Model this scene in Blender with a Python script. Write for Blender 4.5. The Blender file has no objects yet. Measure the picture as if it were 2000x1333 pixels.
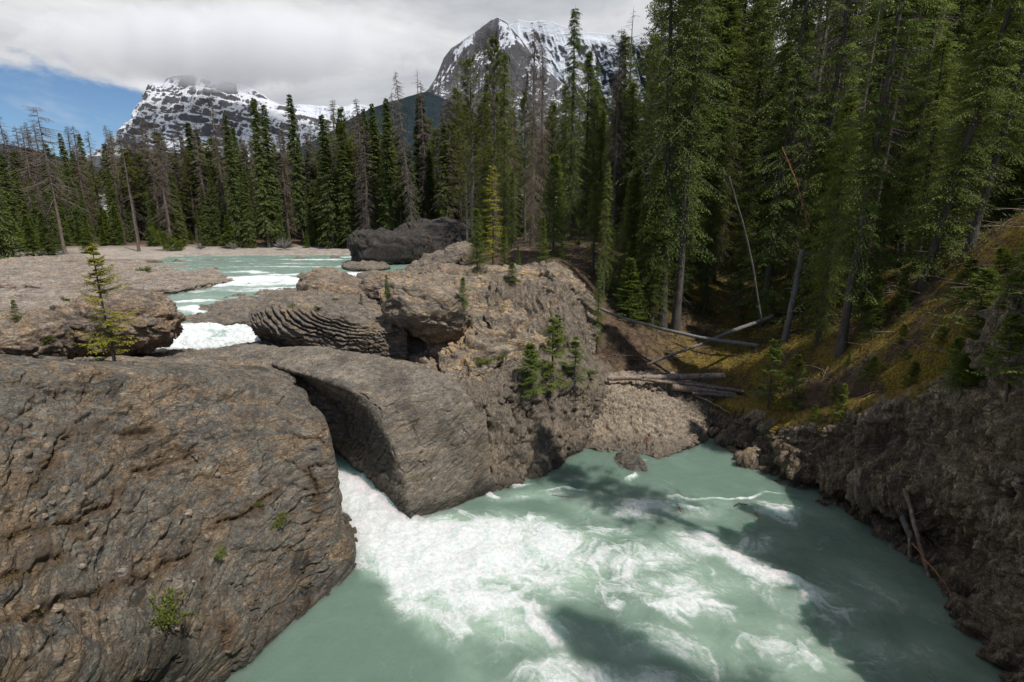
import bpy, math, random
import numpy as np
from mathutils import Vector, Matrix

rad = math.radians
SC = bpy.context.scene
COL = SC.collection

# ------------------------------------------------------------------ camera
FPX = 1000.0            # focal length in photo pixels (photo 2000 x 1333)
CX, CY = 1000.0, 666.5
HORIZ = 430.0
PITCH = math.atan((CY - HORIZ) / FPX)
CAM_Z = 10.0
cam_d = bpy.data.cameras.new('camera')
cam_d.sensor_width = 36.0
cam_d.lens = 36.0 * FPX / 2000.0
cam_d.clip_start = 0.1
cam_d.clip_end = 30000
cam = bpy.data.objects.new('camera', cam_d)
COL.objects.link(cam)
cam.location = (0, 0, CAM_Z)
cam.rotation_euler = (rad(90) - PITCH, 0, 0)
SC.camera = cam

# ------------------------------------------------------------------ light
SUN_AZ = math.atan2(0.74, -0.67)      # compass style: x = sin, y = cos
SUN_EL = rad(60)
SUNV = Vector((math.sin(SUN_AZ) * math.cos(SUN_EL), math.cos(SUN_AZ) * math.cos(SUN_EL), math.sin(SUN_EL)))
sun_d = bpy.data.lights.new('sun', 'SUN')
sun_d.energy = 4.6
sun_d.angle = rad(0.5)
sun_d.color = (1.0, 0.955, 0.89)
sun = bpy.data.objects.new('sun', sun_d)
COL.objects.link(sun)
sun.rotation_euler = (-SUNV).to_track_quat('-Z', 'Y').to_euler()

W = bpy.data.worlds.new('World')
SC.world = W
W.use_nodes = True
wt = W.node_tree
wt.nodes.clear()


class NT:
    """tiny node-tree helper"""
    def __init__(s, tree):
        s.t = tree

    def n(s, typ, _in=None, **kw):
        nd = s.t.nodes.new(typ)
        for k, v in kw.items():
            setattr(nd, k, v)
        if _in:
            for k, v in _in.items():
                if hasattr(v, 'is_output') or isinstance(v, bpy.types.NodeSocket):
                    s.t.links.new(v, nd.inputs[k])
                else:
                    nd.inputs[k].default_value = v
        return nd

    def l(s, a, b):
        s.t.links.new(a, b)

    def math(s, op, a, b=None, c=None, clamp=False):
        nd = s.t.nodes.new('ShaderNodeMath')
        nd.operation = op
        nd.use_clamp = clamp
        for i, v in enumerate((a, b, c)):
            if v is None:
                continue
            if isinstance(v, bpy.types.NodeSocket):
                s.t.links.new(v, nd.inputs[i])
            else:
                nd.inputs[i].default_value = v
        return nd.outputs[0]

    def mix(s, fac, a, b, blend='MIX'):
        nd = s.t.nodes.new('ShaderNodeMix')
        nd.data_type = 'RGBA'
        nd.blend_type = blend
        for i, v in ((0, fac), (6, a), (7, b)):
            if isinstance(v, bpy.types.NodeSocket):
                s.t.links.new(v, nd.inputs[i])
            elif i == 0:
                nd.inputs[0].default_value = v
            else:
                nd.inputs[i].default_value = (*v, 1.0)
        return nd.outputs[2]

    def ramp(s, fac, stops, interp='LINEAR'):
        nd = s.t.nodes.new('ShaderNodeValToRGB')
        cr = nd.color_ramp
        cr.interpolation = interp
        while len(cr.elements) > 1:
            cr.elements.remove(cr.elements[0])
        cr.elements[0].position = stops[0][0]
        c = stops[0][1]
        cr.elements[0].color = (c, c, c, 1) if isinstance(c, (int, float)) else (*c, 1)
        for p, c in stops[1:]:
            e = cr.elements.new(p)
            e.color = (c, c, c, 1) if isinstance(c, (int, float)) else (*c, 1)
        if isinstance(fac, bpy.types.NodeSocket):
            s.t.links.new(fac, nd.inputs[0])
        return nd.outputs[0]

    def noise(s, vec, scale, detail=4, rough=0.55, dist=0.0, typ=None, lac=2.0):
        nd = s.t.nodes.new('ShaderNodeTexNoise')
        if typ:
            nd.noise_type = typ
        s.t.links.new(vec, nd.inputs['Vector'])
        nd.inputs['Scale'].default_value = scale
        nd.inputs['Detail'].default_value = detail
        nd.inputs['Roughness'].default_value = rough
        nd.inputs['Lacunarity'].default_value = lac
        nd.inputs['Distortion'].default_value = dist
        return nd.outputs['Fac']

    def mapping(s, vec, rot=(0, 0, 0), scale=(1, 1, 1), loc=(0, 0, 0)):
        nd = s.t.nodes.new('ShaderNodeMapping')
        s.t.links.new(vec, nd.inputs['Vector'])
        nd.inputs['Rotation'].default_value = rot
        nd.inputs['Scale'].default_value = scale
        nd.inputs['Location'].default_value = loc
        return nd.outputs[0]

    def smooth(s, v, a, b):
        nd = s.t.nodes.new('ShaderNodeMapRange')
        nd.interpolation_type = 'SMOOTHSTEP'
        s.t.links.new(v, nd.inputs[0])
        nd.inputs[1].default_value = a
        nd.inputs[2].default_value = b
        return nd.outputs[0]


# sky: Nishita sky with broken cloud in front of it
w = NT(wt)
sky = w.n('ShaderNodeTexSky', sky_type='NISHITA')
sky.sun_disc = False
sky.sun_elevation = SUN_EL
sky.sun_rotation = SUN_AZ
sky.altitude = 1200
sky.air_density = 1.0
sky.dust_density = 0.4
tc = w.n('ShaderNodeTexCoord')
gen = tc.outputs['Generated']
sep = w.n('ShaderNodeSeparateXYZ', {0: gen})
zz = w.math('ADD', w.math('MAXIMUM', sep.outputs[2], 0.0), 0.16)
px_ = w.math('DIVIDE', sep.outputs[0], zz)
py_ = w.math('DIVIDE', sep.outputs[1], zz)
cmb = w.n('ShaderNodeCombineXYZ', {0: px_, 1: py_, 2: 0.0})
cv = w.mapping(cmb.outputs[0], loc=(3.1, 1.4, 0.0))
n1 = w.noise(cv, 0.75, 9, 0.56, 0.35)
n2 = w.noise(w.mapping(gen, scale=(1.0, 1.0, 2.6)), 3.0, 12, 0.62, 0.35)
n3 = w.noise(w.mapping(gen, scale=(1.2, 1.2, 4.5), loc=(5, 2, 1)), 1.9, 6, 0.55, 0.3)
# blue opening low in the left of the view, between the cloud deck and the trees
gapdir = Vector((-0.92, 1.04, 0.20)).normalized()
vd = w.n('ShaderNodeVectorMath', {0: w.mapping(gen, scale=(1, 1, 4.2)), 1: (gapdir.x, gapdir.y, gapdir.z * 4.2)}, operation='DISTANCE')
gd = w.math('ADD', vd.outputs['Value'], w.math('MULTIPLY', w.math('SUBTRACT', n2, 0.5), 0.75))
gap = w.smooth(gd, 0.20, 0.30)
# away from the view (behind and above the camera) the deck breaks up
beh = w.smooth(w.math('ADD', sep.outputs[1], w.math('MULTIPLY', n1, 0.9)), 0.15, 0.55)
brk = w.smooth(n1, 0.50, 0.60)
cover = w.math('MAXIMUM', beh, brk, clamp=True)
cover = w.math('MULTIPLY', cover, gap)
wisp = w.math('MULTIPLY', w.smooth(n2, 0.50, 0.72), 0.55)
cover = w.math('MAXIMUM', cover, wisp, clamp=True)
ccol = w.ramp(w.math('ADD', w.math('MULTIPLY', n3, 0.6), w.math('MULTIPLY', n2, 0.4)),
              [(0.38, (0.56, 0.585, 0.63)), (0.45, (0.70, 0.72, 0.755)), (0.52, (0.88, 0.89, 0.91)), (0.60, (1.05, 1.05, 1.05))])
skyc = w.n('ShaderNodeVectorMath', {0: sky.outputs[0]}, operation='SCALE')
skyc.inputs['Scale'].default_value = 0.085
skyb = w.mix(1.0, skyc.outputs[0], (0.80, 0.97, 1.12), 'MULTIPLY')
bgA = w.n('ShaderNodeBackground', {0: skyb, 1: 1.0})
bgB = w.n('ShaderNodeBackground', {0: ccol, 1: 0.86})
mxs = w.n('ShaderNodeMixShader', {0: cover, 1: bgA.outputs[0], 2: bgB.outputs[0]})
wo = w.n('ShaderNodeOutputWorld', {0: mxs.outputs[0]})
W.cycles.sampling_method = 'MANUAL'
W.cycles.sample_map_resolution = 512

SC.view_settings.view_transform = 'Standard'
SC.view_settings.look = 'None'
SC.view_settings.gamma = 1.0
SC.view_settings.exposure = 0.0
SC.cycles.max_bounces = 8
SC.cycles.diffuse_bounces = 3
SC.cycles.glossy_bounces = 2
SC.cycles.transmission_bounces = 3
SC.cycles.volume_bounces = 6
SC.cycles.transparent_max_bounces = 8
SC.cycles.caustics_reflective = False
SC.cycles.caustics_refractive = False

# ------------------------------------------------------------------ photo pixel -> world point
_s, _c = math.sin(PITCH), math.cos(PITCH)


def ray(px, py):
    u, v = (px - CX) / FPX, (CY - py) / FPX
    return np.array((u, _c + v * _s, -_s + v * _c))


def P(px, py, y=None, z=None, x=None):
    r = ray(px, py)
    if y is not None:
        t = y / r[1]
    elif z is not None:
        t = (z - CAM_Z) / r[2]
    else:
        t = x / r[0]
    return (r[0] * t, r[1] * t, CAM_Z + r[2] * t)


def Pz(px, py, z):
    return P(px, py, z=z)


# ------------------------------------------------------------------ numpy noise
_rng = np.random.RandomState(7)
_perm = _rng.permutation(256)
_perm = np.concatenate([_perm, _perm, _perm]).astype(np.int32)
_g = _rng.normal(size=(256, 3)).astype(np.float32)
_g /= np.linalg.norm(_g, axis=1)[:, None]
_rv = _rng.rand(256, 4).astype(np.float32)


def perlin(p):
    p = np.asarray(p, dtype=np.float32)
    i = np.floor(p).astype(np.int32)
    f = p - i
    i &= 255
    u = f * f * f * (f * (f * 6 - 15) + 10)
    out = 0
    for dx in (0, 1):
        wx = u[..., 0] if dx else 1 - u[..., 0]
        for dy in (0, 1):
            wy = u[..., 1] if dy else 1 - u[..., 1]
            for dz in (0, 1):
                wz = u[..., 2] if dz else 1 - u[..., 2]
                h = _perm[_perm[_perm[(i[..., 0] + dx) & 255] + ((i[..., 1] + dy) & 255)] + ((i[..., 2] + dz) & 255)]
                g = _g[h]
                d = g[..., 0] * (f[..., 0] - dx) + g[..., 1] * (f[..., 1] - dy) + g[..., 2] * (f[..., 2] - dz)
                out = out + d * wx * wy * wz
    return out * 1.6


def fbm(p, octv=4, gain=0.5, lac=2.03):
    p = np.asarray(p, dtype=np.float32)
    a, s, o = 1.0, 0.0, 0
    for k in range(octv):
        o = o + a * perlin(p + 17.3 * k)
        s += a
        a *= gain
        p = p * lac
    return o / s * 1.3


def ridged(p, octv=4, gain=0.5):
    p = np.asarray(p, dtype=np.float32)
    a, s, o = 1.0, 0.0, 0
    for k in range(octv):
        o = o + a * (1 - np.abs(perlin(p + 9.1 * k)) * 1.8)
        s += a
        a *= gain
        p = p * 2.07
    return o / s


def worley(p):
    """F2-F1 and a random value of the nearest cell"""
    p = np.asarray(p, dtype=np.float32)
    i = np.floor(p).astype(np.int32)
    f = p - i
    f1 = np.full(p.shape[:-1], 9.0, np.float32)
    f2 = f1.copy()
    rid = np.zeros(p.shape[:-1], np.float32)
    for dx in (-1, 0, 1):
        for dy in (-1, 0, 1):
            for dz in (-1, 0, 1):
                h = _perm[_perm[_perm[(i[..., 0] + dx) & 255] + ((i[..., 1] + dy) & 255)] + ((i[..., 2] + dz) & 255)]
                r = _rv[h]
                d = np.sqrt((f[..., 0] - dx - r[..., 0]) ** 2 + (f[..., 1] - dy - r[..., 1]) ** 2 + (f[..., 2] - dz - r[..., 2]) ** 2)
                m = d < f1
                f2 = np.where(m, f1, np.minimum(f2, d))
                rid = np.where(m, r[..., 3], rid)
                f1 = np.where(m, d, f1)
    return f2 - f1, rid


def facets(p):
    """piecewise tilted planes: every cell of broken rock gets its own slope"""
    p = np.asarray(p, dtype=np.float32)
    i = np.floor(p).astype(np.int32)
    f = p - i
    f1 = np.full(p.shape[:-1], 9.0, np.float32)
    f2 = f1.copy()
    out = np.zeros(p.shape[:-1], np.float32)
    for dx in (-1, 0, 1):
        for dy in (-1, 0, 1):
            for dz in (-1, 0, 1):
                h = _perm[_perm[_perm[(i[..., 0] + dx) & 255] + ((i[..., 1] + dy) & 255)] + ((i[..., 2] + dz) & 255)]
                r = _rv[h]
                ex, ey, ez = f[..., 0] - dx - r[..., 0], f[..., 1] - dy - r[..., 1], f[..., 2] - dz - r[..., 2]
                d = np.sqrt(ex * ex + ey * ey + ez * ez)
                m = d < f1
                g = _g[h]
                f2 = np.where(m, f1, np.minimum(f2, d))
                out = np.where(m, g[..., 0] * ex + g[..., 1] * ey + g[..., 2] * ez + (r[..., 3] - 0.5) * 0.5, out)
                f1 = np.where(m, d, f1)
    return out * sstep(0.0, 0.06, f2 - f1)


def sstep(a, b, x):
    t = np.clip((x - a) / (b - a), 0, 1)
    return t * t * (3 - 2 * t)


# ------------------------------------------------------------------ mesh helpers
def tag(o, label=None, cat=None, group=None, kind=None):
    if label:
        o['label'] = label
    if cat:
        o['category'] = cat
    if group:
        o['group'] = group
    if kind:
        o['kind'] = kind
    return o


def raw_mesh(name, V, F=None, mat=None, smooth=True, loops=None, attrs=None):
    """V (n,3); F (m,k) with constant k"""
    me = bpy.data.meshes.new(name)
    V = np.ascontiguousarray(V, dtype=np.float32)
    F = np.ascontiguousarray(F, dtype=np.int32)
    k = F.shape[1]
    me.vertices.add(len(V))
    me.vertices.foreach_set('co', V.ravel())
    me.loops.add(F.size)
    me.loops.foreach_set('vertex_index', F.ravel())
    me.polygons.add(len(F))
    me.polygons.foreach_set('loop_start', np.arange(0, F.size, k, dtype=np.int32))
    try:
        me.polygons.foreach_set('loop_total', np.full(len(F), k, dtype=np.int32))
    except Exception:
        pass
    me.update(calc_edges=True)
    me.polygons.foreach_set('use_smooth', np.full(len(F), bool(smooth)))
    if attrs:
        for an, arr in attrs.items():
            at = me.attributes.new(an, 'FLOAT', 'POINT')
            at.data.foreach_set('value', np.ascontiguousarray(arr, dtype=np.float32).ravel())
    if mat:
        me.materials.append(mat)
    return me


def link(name, me, parent=None, loc=None):
    o = bpy.data.objects.new(name, me)
    COL.objects.link(o)
    if parent:
        o.parent = parent
    if loc is not None:
        o.location = loc
    return o


def grid_faces(ny, nx):
    a = np.arange(ny * nx).reshape(ny, nx)
    return np.stack([a[:-1, :-1], a[1:, :-1], a[1:, 1:], a[:-1, 1:]], -1).reshape(-1, 4)


def catrom(A, n, axis, ease=0.0):
    """resample control array along axis to n per-segment samples"""
    A = np.moveaxis(np.asarray(A, float), axis, 0)
    m = len(A)
    ts = np.concatenate([np.linspace(i, i + 1, n[i], endpoint=False) for i in range(m - 1)] + [[m - 1]])
    i = np.minimum(ts.astype(int), m - 2)
    f = (ts - i).reshape((-1,) + (1,) * (A.ndim - 1))
    p1, p2 = A[i], A[i + 1]
    p0 = np.where((i > 0).reshape(f.shape), A[np.maximum(i - 1, 0)], 2 * p1 - p2)
    p3 = np.where((i < m - 2).reshape(f.shape), A[np.minimum(i + 2, m - 1)], 2 * p2 - p1)
    tn = 0.85   # slightly tighter than Catmull-Rom
    m1, m2 = (p2 - p0) * 0.5 * tn, (p3 - p1) * 0.5 * tn
    f2, f3 = f * f, f * f * f
    R = (2 * f3 - 3 * f2 + 1) * p1 + (f3 - 2 * f2 + f) * m1 + (-2 * f3 + 3 * f2) * p2 + (f3 - f2) * m2
    return np.moveaxis(R, 0, axis)


def patch(ctrl, step):
    """control grid rows x cols x 3 -> dense grid with about `step` metre spacing (finer where seen is up to the caller)"""
    C = np.array(ctrl, float)
    dr = np.linalg.norm(np.diff(C, axis=0), axis=2).max(axis=1)
    dc = np.linalg.norm(np.diff(C, axis=1), axis=2).max(axis=0)
    nr = [int(np.clip(d / step, 3, 260)) for d in dr]
    nc = [int(np.clip(d / step, 3, 260)) for d in dc]
    G = catrom(catrom(C, nr, 0), nc, 1)
    return G


def gnormals(G):
    du = np.gradient(G, axis=1)
    dv = np.gradient(G, axis=0)
    n = np.cross(dv, du)
    n /= np.linalg.norm(n, axis=2)[..., None] + 1e-9
    return n


def unit(v):
    v = np.array(v, float)
    return v / np.linalg.norm(v)


def rockdisp(Q, seed=0, big=0.35, bigs=0.4, mid=0.12, mids=1.4, fine=0.03, strata=0.08, bed=(0.1, 0.2, 1), lay=0.25,
             warp=0.3, block=0.06, bsize=(0.9, 0.9, 0.35), crack=0.05, bsoft=0.10, finef=8.0, chips=0.03, csize=(0.20, 0.15, 0.07), fac=0.10, fsize=(1.1, 0.8, 0.5)):
    """scalar displacement along the normal"""
    Q = np.asarray(Q, np.float32) + seed * 13.7
    n = unit(bed)
    ax = unit(np.cross(n, (0.3, 1, 0.1)))
    ay = np.cross(n, ax)
    d = big * fbm(Q * bigs, 3) + mid * fbm(Q * mids + 31, 4)
    loc = np.stack([Q @ ax, Q @ ay, Q @ n], -1).astype(np.float32)
    wv = fbm(Q * 0.6 + 5, 3)
    if strata:
        s = loc[..., 2] / lay + wv * warp / lay
        k = np.floor(s)
        fr = s - k
        ki = k.astype(int)
        r0 = _rv[_perm[ki & 255], 3]
        r1 = _rv[_perm[(ki + 1) & 255], 3]
        led = r0 + (r1 - r0) * sstep(0.78, 1.0, fr)
        d = d + strata * (led - 0.5) * (0.6 + 0.8 * np.abs(fbm(Q * 0.9 + 77, 2)))
    if block:
        lw = loc + 0.10 * np.stack([fbm(Q * 1.3 + 3, 2), fbm(Q * 1.3 + 44, 2), fbm(Q * 1.3 + 91, 2)], -1)
        e, rid = worley(lw / np.array(bsize, np.float32))
        bl = (rid - 0.5)
        msk = sstep(-0.15, 0.25, fbm(Q * 0.5 + 12, 2))
        d = d + block * bl * sstep(0.0, bsoft, e) * (0.35 + 0.65 * msk)
        d = d - crack * (1 - sstep(0.0, 0.09, e)) * (0.3 + 0.7 * msk)
    if chips:
        lw = loc + 0.05 * np.stack([fbm(Q * 2.3 + 3, 2), fbm(Q * 2.3 + 44, 2), fbm(Q * 2.3 + 91, 2)], -1)
        e, rid = worley(lw / np.array(csize, np.float32))
        g = sstep(-0.10, 0.30, fbm(Q * 0.55 + 61, 4))
        e2, rid2 = worley(lw / (np.array(csize, np.float32) * 2.7) + 5)
        d = d + chips * (rid - 0.5) * 1.6 * (0.12 + 0.88 * g) * sstep(0.0, 0.10, e)
        d = d + chips * 1.7 * (rid2 - 0.5) * sstep(0.0, 0.05, e2) * (0.3 + 0.7 * sstep(-0.1, 0.3, fbm(Q * 0.45 + 161, 4)))
    if fac:
        lw = loc + 0.12 * np.stack([fbm(Q * 1.1 + 23, 2), fbm(Q * 1.1 + 54, 2), fbm(Q * 1.1 + 81, 2)], -1)
        d = d + fac * facets(lw / np.array(fsize, np.float32))
        d = d + fac * 0.45 * facets(lw / (np.array(fsize, np.float32) * 0.4) + 9)
    if fine:
        st = np.stack([loc[..., 0] * 0.5, loc[..., 1] * 0.5, loc[..., 2] * 1.8], -1)
        d = d + fine * fbm(st * finef, 4, 0.6) + fine * 0.8 * ridged(st * finef * 0.35 + 8, 3)
    return d


def to_px(G):
    x, y, z = G[..., 0], G[..., 1], G[..., 2] - CAM_Z
    fw = y * _c - z * _s
    up = y * _s + z * _c
    return CX + FPX * x / fw, CY - FPX * up / fw


def surf_pts(G, pts):
    """world points of a surface under photo positions"""
    u, v = to_px(G)
    out = []
    for a, b_ in pts:
        k = np.argmin((u - a) ** 2 + (v - b_) ** 2)
        out.append(G.reshape(-1, 3)[k])
    return np.array(out)


def cracks(G, polys, width=0.03, depth=0.09, seed=0):
    """negative displacement along fissures"""
    G = np.asarray(G, np.float32)
    J = G + 0.16 * np.stack([fbm(G * 1.6 + seed, 3), fbm(G * 1.6 + seed + 31, 3), fbm(G * 1.6 + seed + 67, 3)], -1)
    wv = width * (0.5 + 1.6 * np.clip(fbm(G * 1.1 + seed + 7, 2) + 0.4, 0, 1))
    d = np.full(G.shape[:-1], 9.0, np.float32)
    for poly in polys:
        W3 = surf_pts(G, poly).astype(np.float32)
        for a, b_ in zip(W3[:-1], W3[1:]):
            e = b_ - a
            t = np.clip(((J - a) @ e) / (e @ e + 1e-9), 0, 1)
            d = np.minimum(d, np.linalg.norm(J - a - t[..., None] * e, axis=-1))
    return -depth * (1 - sstep(0.15, 1.0, d / wv)), d


def rock_from(name, ctrl, step, mat, label, cat='rock', disp=None, flip=False, fade=None, post=None, kind=None, group=None, attrs=None, **kw):
    G = patch(ctrl, step)
    N = gnormals(G)
    if flip:
        N = -N
    D = rockdisp(G, **kw) if disp is None else disp(G, N)
    G2 = G + N * D[..., None]
    if post:
        G2 = post(G2)
    ny, nx = G2.shape[:2]
    F = grid_faces(ny, nx)
    if flip:
        F = F[:, ::-1]
    me = raw_mesh(name, G2.reshape(-1, 3), F, mat, attrs=attrs(G) if attrs else None)
    o = link(name, me)
    tag(o, label, cat, kind=kind, group=group)
    return o


def blob_rock(name, c, r, rotz, step, mat, label, seed=0, cat='rock', squash=0.0, sq=1.0, group=None, tilt=(0, 0), **kw):
    """closed boulder from a superellipsoid"""
    nu = max(16, int(2 * math.pi * max(r[0], r[1]) / step))
    nv = max(10, int(math.pi * max(r) / step))
    u = np.linspace(0, 2 * math.pi, nu + 1)
    v = np.linspace(-math.pi / 2 + 1e-3, math.pi / 2 - 1e-3, nv)
    U, Vv = np.meshgrid(u, v)
    sp = lambda a: np.sign(a) * np.abs(a) ** sq
    X = r[0] * sp(np.cos(Vv)) * sp(np.cos(U))
    Y = r[1] * sp(np.cos(Vv)) * sp(np.sin(U))
    Z = r[2] * sp(np.sin(Vv))
    R = Matrix.Rotation(rotz, 3, 'Z') @ Matrix.Rotation(tilt[0], 3, 'X') @ Matrix.Rotation(tilt[1], 3, 'Y')
    G = np.stack([X, Y, Z], -1) @ np.array(R).T + np.array(c)
    N = (np.stack([X / r[0] ** 2, Y / r[1] ** 2, Z / r[2] ** 2], -1)) @ np.array(R).T
    N /= np.linalg.norm(N, axis=2)[..., None]
    D = rockdisp(G, seed=seed, **kw)
    G2 = G + N * D[..., None]
    G2[:, -1] = G2[:, 0]
    me = raw_mesh(name, G2.reshape(-1, 3), grid_faces(nv, nu + 1)[:, ::-1], mat)
    o = link(name, me)
    return tag(o, label, cat, group=group)
# ------------------------------------------------------------------ materials
def new_mat(name):
    m = bpy.data.materials.new(name)
    m.use_nodes = True
    m.node_tree.nodes.clear()
    t = NT(m.node_tree)
    out = t.n('ShaderNodeOutputMaterial')
    b = t.n('ShaderNodeBsdfPrincipled')
    t.l(b.outputs[0], out.inputs[0])
    return m, t, b, out


def rock_mat(name, base=(0.17, 0.145, 0.12), dark=(0.075, 0.066, 0.060), tan=(0.30, 0.215, 0.125), rust=(0.26, 0.12, 0.055),
             pale=(0.36, 0.33, 0.29), tan_amt=0.5, pale_amt=0.3, rust_amt=0.3, dark_amt=0.5, rot=(0, 0, 0), stretch=(1, 1, 3.5),
             bump=0.035, crk=0.5, wet=0.45, grain=1.0, moss=0.0, bumpscale=1.0, midb=0.6):
    m, t, b, out = new_mat(name)
    tc = t.n('ShaderNodeTexCoord')
    o = tc.outputs['Object']
    geo = t.n('ShaderNodeNewGeometry')
    z = t.n('ShaderNodeSeparateXYZ', {0: geo.outputs['Position']}).outputs[2]
    a = t.mapping(o, rot=rot, scale=stretch)
    nA = t.noise(o, 0.55, 6, 0.6, 0.6)
    nB = t.noise(a, 1.3, 9, 0.68, 0.9)
    nC = t.noise(a, 4.5, 8, 0.72, 0.6)
    nD = t.noise(t.mapping(a, loc=(9, 3, 5)), 0.9, 8, 0.66, 1.3)
    nE = t.noise(t.mapping(a, loc=(1, 7, 2)), 2.0, 8, 0.7, 1.0)
    nF = t.noise(o, 26.0 * grain, 5, 0.75)
    col = t.mix(t.math('MULTIPLY', t.smooth(t.math('ADD', t.math('MULTIPLY', nB, 0.6), t.math('MULTIPLY', nA, 0.4)), 0.49, 0.555), dark_amt), base, dark)
    tanf = t.math('MULTIPLY', t.smooth(t.math('ADD', t.math('MULTIPLY', nD, 0.65), t.math('MULTIPLY', nA, 0.35)), 0.50, 0.56), tan_amt)
    col = t.mix(tanf, col, tan)
    rf = t.math('MULTIPLY', t.smooth(nE, 0.56, 0.66), rust_amt)
    col = t.mix(rf, col, rust)
    pf = t.math('MULTIPLY', t.smooth(nC, 0.56, 0.70), pale_amt)
    col = t.mix(pf, col, pale)
    # broad value variation and speckle
    vv = t.math('ADD', 0.42, t.math('MULTIPLY', nC, 1.16))
    vv2 = t.math('MULTIPLY', vv, t.math('ADD', 0.30, t.math('MULTIPLY', nF, 1.4)))
    vv2 = t.math('MULTIPLY', vv2, t.math('ADD', 0.72, t.math('MULTIPLY', nA, 0.56)))
    hs = t.n('ShaderNodeVectorMath', {0: col}, operation='SCALE')
    t.l(vv2, hs.inputs['Scale'])
    col = hs.outputs[0]
    # patchwork of flakes
    wq = t.n('ShaderNodeTexNoise', {'Scale': 3.0, 'Detail': 3.0})
    t.l(a, wq.inputs['Vector'])
    wqs = t.n('ShaderNodeVectorMath', {0: wq.outputs['Color']}, operation='SCALE')
    wqs.inputs['Scale'].default_value = 0.35
    wa = t.n('ShaderNodeVectorMath', {0: a, 1: wqs.outputs[0]}, operation='ADD').outputs[0]
    vals = []
    for sc_, lo_, hi_ in ((1.3, 0.82, 1.18), (5.0, 0.78, 1.26), (24.0, 0.55, 1.55)):
        vc = t.n('ShaderNodeTexVoronoi', {'Scale': sc_, 'Vector': wa})
        sx = t.n('ShaderNodeSeparateColor', {0: vc.outputs['Color']})
        vals.append((t.n('ShaderNodeMapRange', {0: sx.outputs[0], 3: lo_, 4: hi_}).outputs[0], sx.outputs[1]))
    hs = t.n('ShaderNodeVectorMath', {0: t.mix(t.math('MULTIPLY', t.smooth(vals[1][1], 0.72, 0.80), 0.65 * tan_amt), col, tan)}, operation='SCALE')
    t.l(t.math('MULTIPLY', t.math('MULTIPLY', vals[0][0], vals[1][0]), vals[2][0]), hs.inputs['Scale'])
    col = hs.outputs[0]
    fl1 = t.smooth(t.noise(t.mapping(a, loc=(3, 8, 1)), 17.0, 4, 0.75, 0.8), 0.60, 0.63)
    col = t.mix(t.math('MULTIPLY', fl1, 0.55), col, pale)
    fl2 = t.smooth(t.noise(t.mapping(a, loc=(6, 2, 9)), 11.0, 5, 0.78, 1.2), 0.595, 0.62)
    col = t.mix(t.math('MULTIPLY', fl2, 0.65), col, tuple(c * 0.5 for c in dark))
    # joints
    warp = t.n('ShaderNodeVectorMath', {0: a}, operation='ADD')
    nw = t.n('ShaderNodeTexNoise', {'Scale': 1.7, 'Detail': 3.0})
    t.l(a, nw.inputs['Vector'])
    sc = t.n('ShaderNodeVectorMath', {0: nw.outputs['Color']}, operation='SCALE')
    sc.inputs['Scale'].default_value = 0.9
    t.l(sc.outputs[0], warp.inputs[1])
    vo = t.n('ShaderNodeTexVoronoi', feature='DISTANCE_TO_EDGE')
    t.l(warp.outputs[0], vo.inputs['Vector'])
    vo.inputs['Scale'].default_value = 1.15
    vo2 = t.n('ShaderNodeTexVoronoi', feature='DISTANCE_TO_EDGE')
    t.l(warp.outputs[0], vo2.inputs['Vector'])
    vo2.inputs['Scale'].default_value = 3.7
    j1 = t.smooth(vo.outputs['Distance'], 0.0, 0.045)
    j2 = t.smooth(vo2.outputs['Distance'], 0.0, 0.06)
    gate = t.smooth(nA, 0.50, 0.62)
    gate2 = t.smooth(nD, 0.50, 0.60)
    j1 = t.math('MAXIMUM', j1, t.math('SUBTRACT', 1.0, gate))
    j2 = t.math('MAXIMUM', j2, t.math('SUBTRACT', 1.0, gate2))
    jj = t.math('MULTIPLY', j1, t.math('ADD', t.math('MULTIPLY', j2, 0.5), 0.5))
    jd = t.math('ADD', 1.0 - crk * 0.55, t.math('MULTIPLY', jj, crk * 0.55))
    h2 = t.n('ShaderNodeVectorMath', {0: col}, operation='SCALE')
    t.l(jd, h2.inputs['Scale'])
    col = h2.outputs[0]
    if moss:
        nz = t.n('ShaderNodeSeparateXYZ', {0: geo.outputs['Normal']}).outputs[2]
        mf = t.math('MULTIPLY', t.smooth(t.math('ADD', nz, t.math('MULTIPLY', t.math('SUBTRACT', nD, 0.5), 2.2)), 0.55, 0.85), moss)
        col = t.mix(mf, col, t.mix(nE, (0.05, 0.035, 0.015), (0.16, 0.125, 0.02)))
    st_ = t.math('MINIMUM', t.n('ShaderNodeAttribute', attribute_name='stain').outputs['Fac'], 1.0)
    dr = t.math('MINIMUM', t.n('ShaderNodeAttribute', attribute_name='dirt').outputs['Fac'], 1.0)
    col = t.mix(t.math('MULTIPLY', dr, 0.8), col, t.mix(t.smooth(nC, 0.4, 0.6), (0.035, 0.022, 0.012), (0.10, 0.060, 0.032)))
    h9 = t.n('ShaderNodeVectorMath', {0: col}, operation='SCALE')
    t.l(t.math('SUBTRACT', 1.0, t.math('MULTIPLY', st_, 0.6)), h9.inputs['Scale'])
    col = h9.outputs[0]
    ma = t.math('MINIMUM', t.n('ShaderNodeAttribute', attribute_name='mossy').outputs['Fac'], 1.0)
    col = t.mix(ma, col, t.mix(t.smooth(t.math('ADD', t.math('MULTIPLY', nF, 0.5), t.math('MULTIPLY', nC, 0.5)), 0.42, 0.60), (0.070, 0.048, 0.012), (0.30, 0.21, 0.028)))
    # wet margin at the pool
    wl = t.math('ADD', z, t.math('MULTIPLY', t.math('SUBTRACT', nB, 0.5), 0.9))
    wf = t.smooth(wl, 0.55, 0.15)
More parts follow.
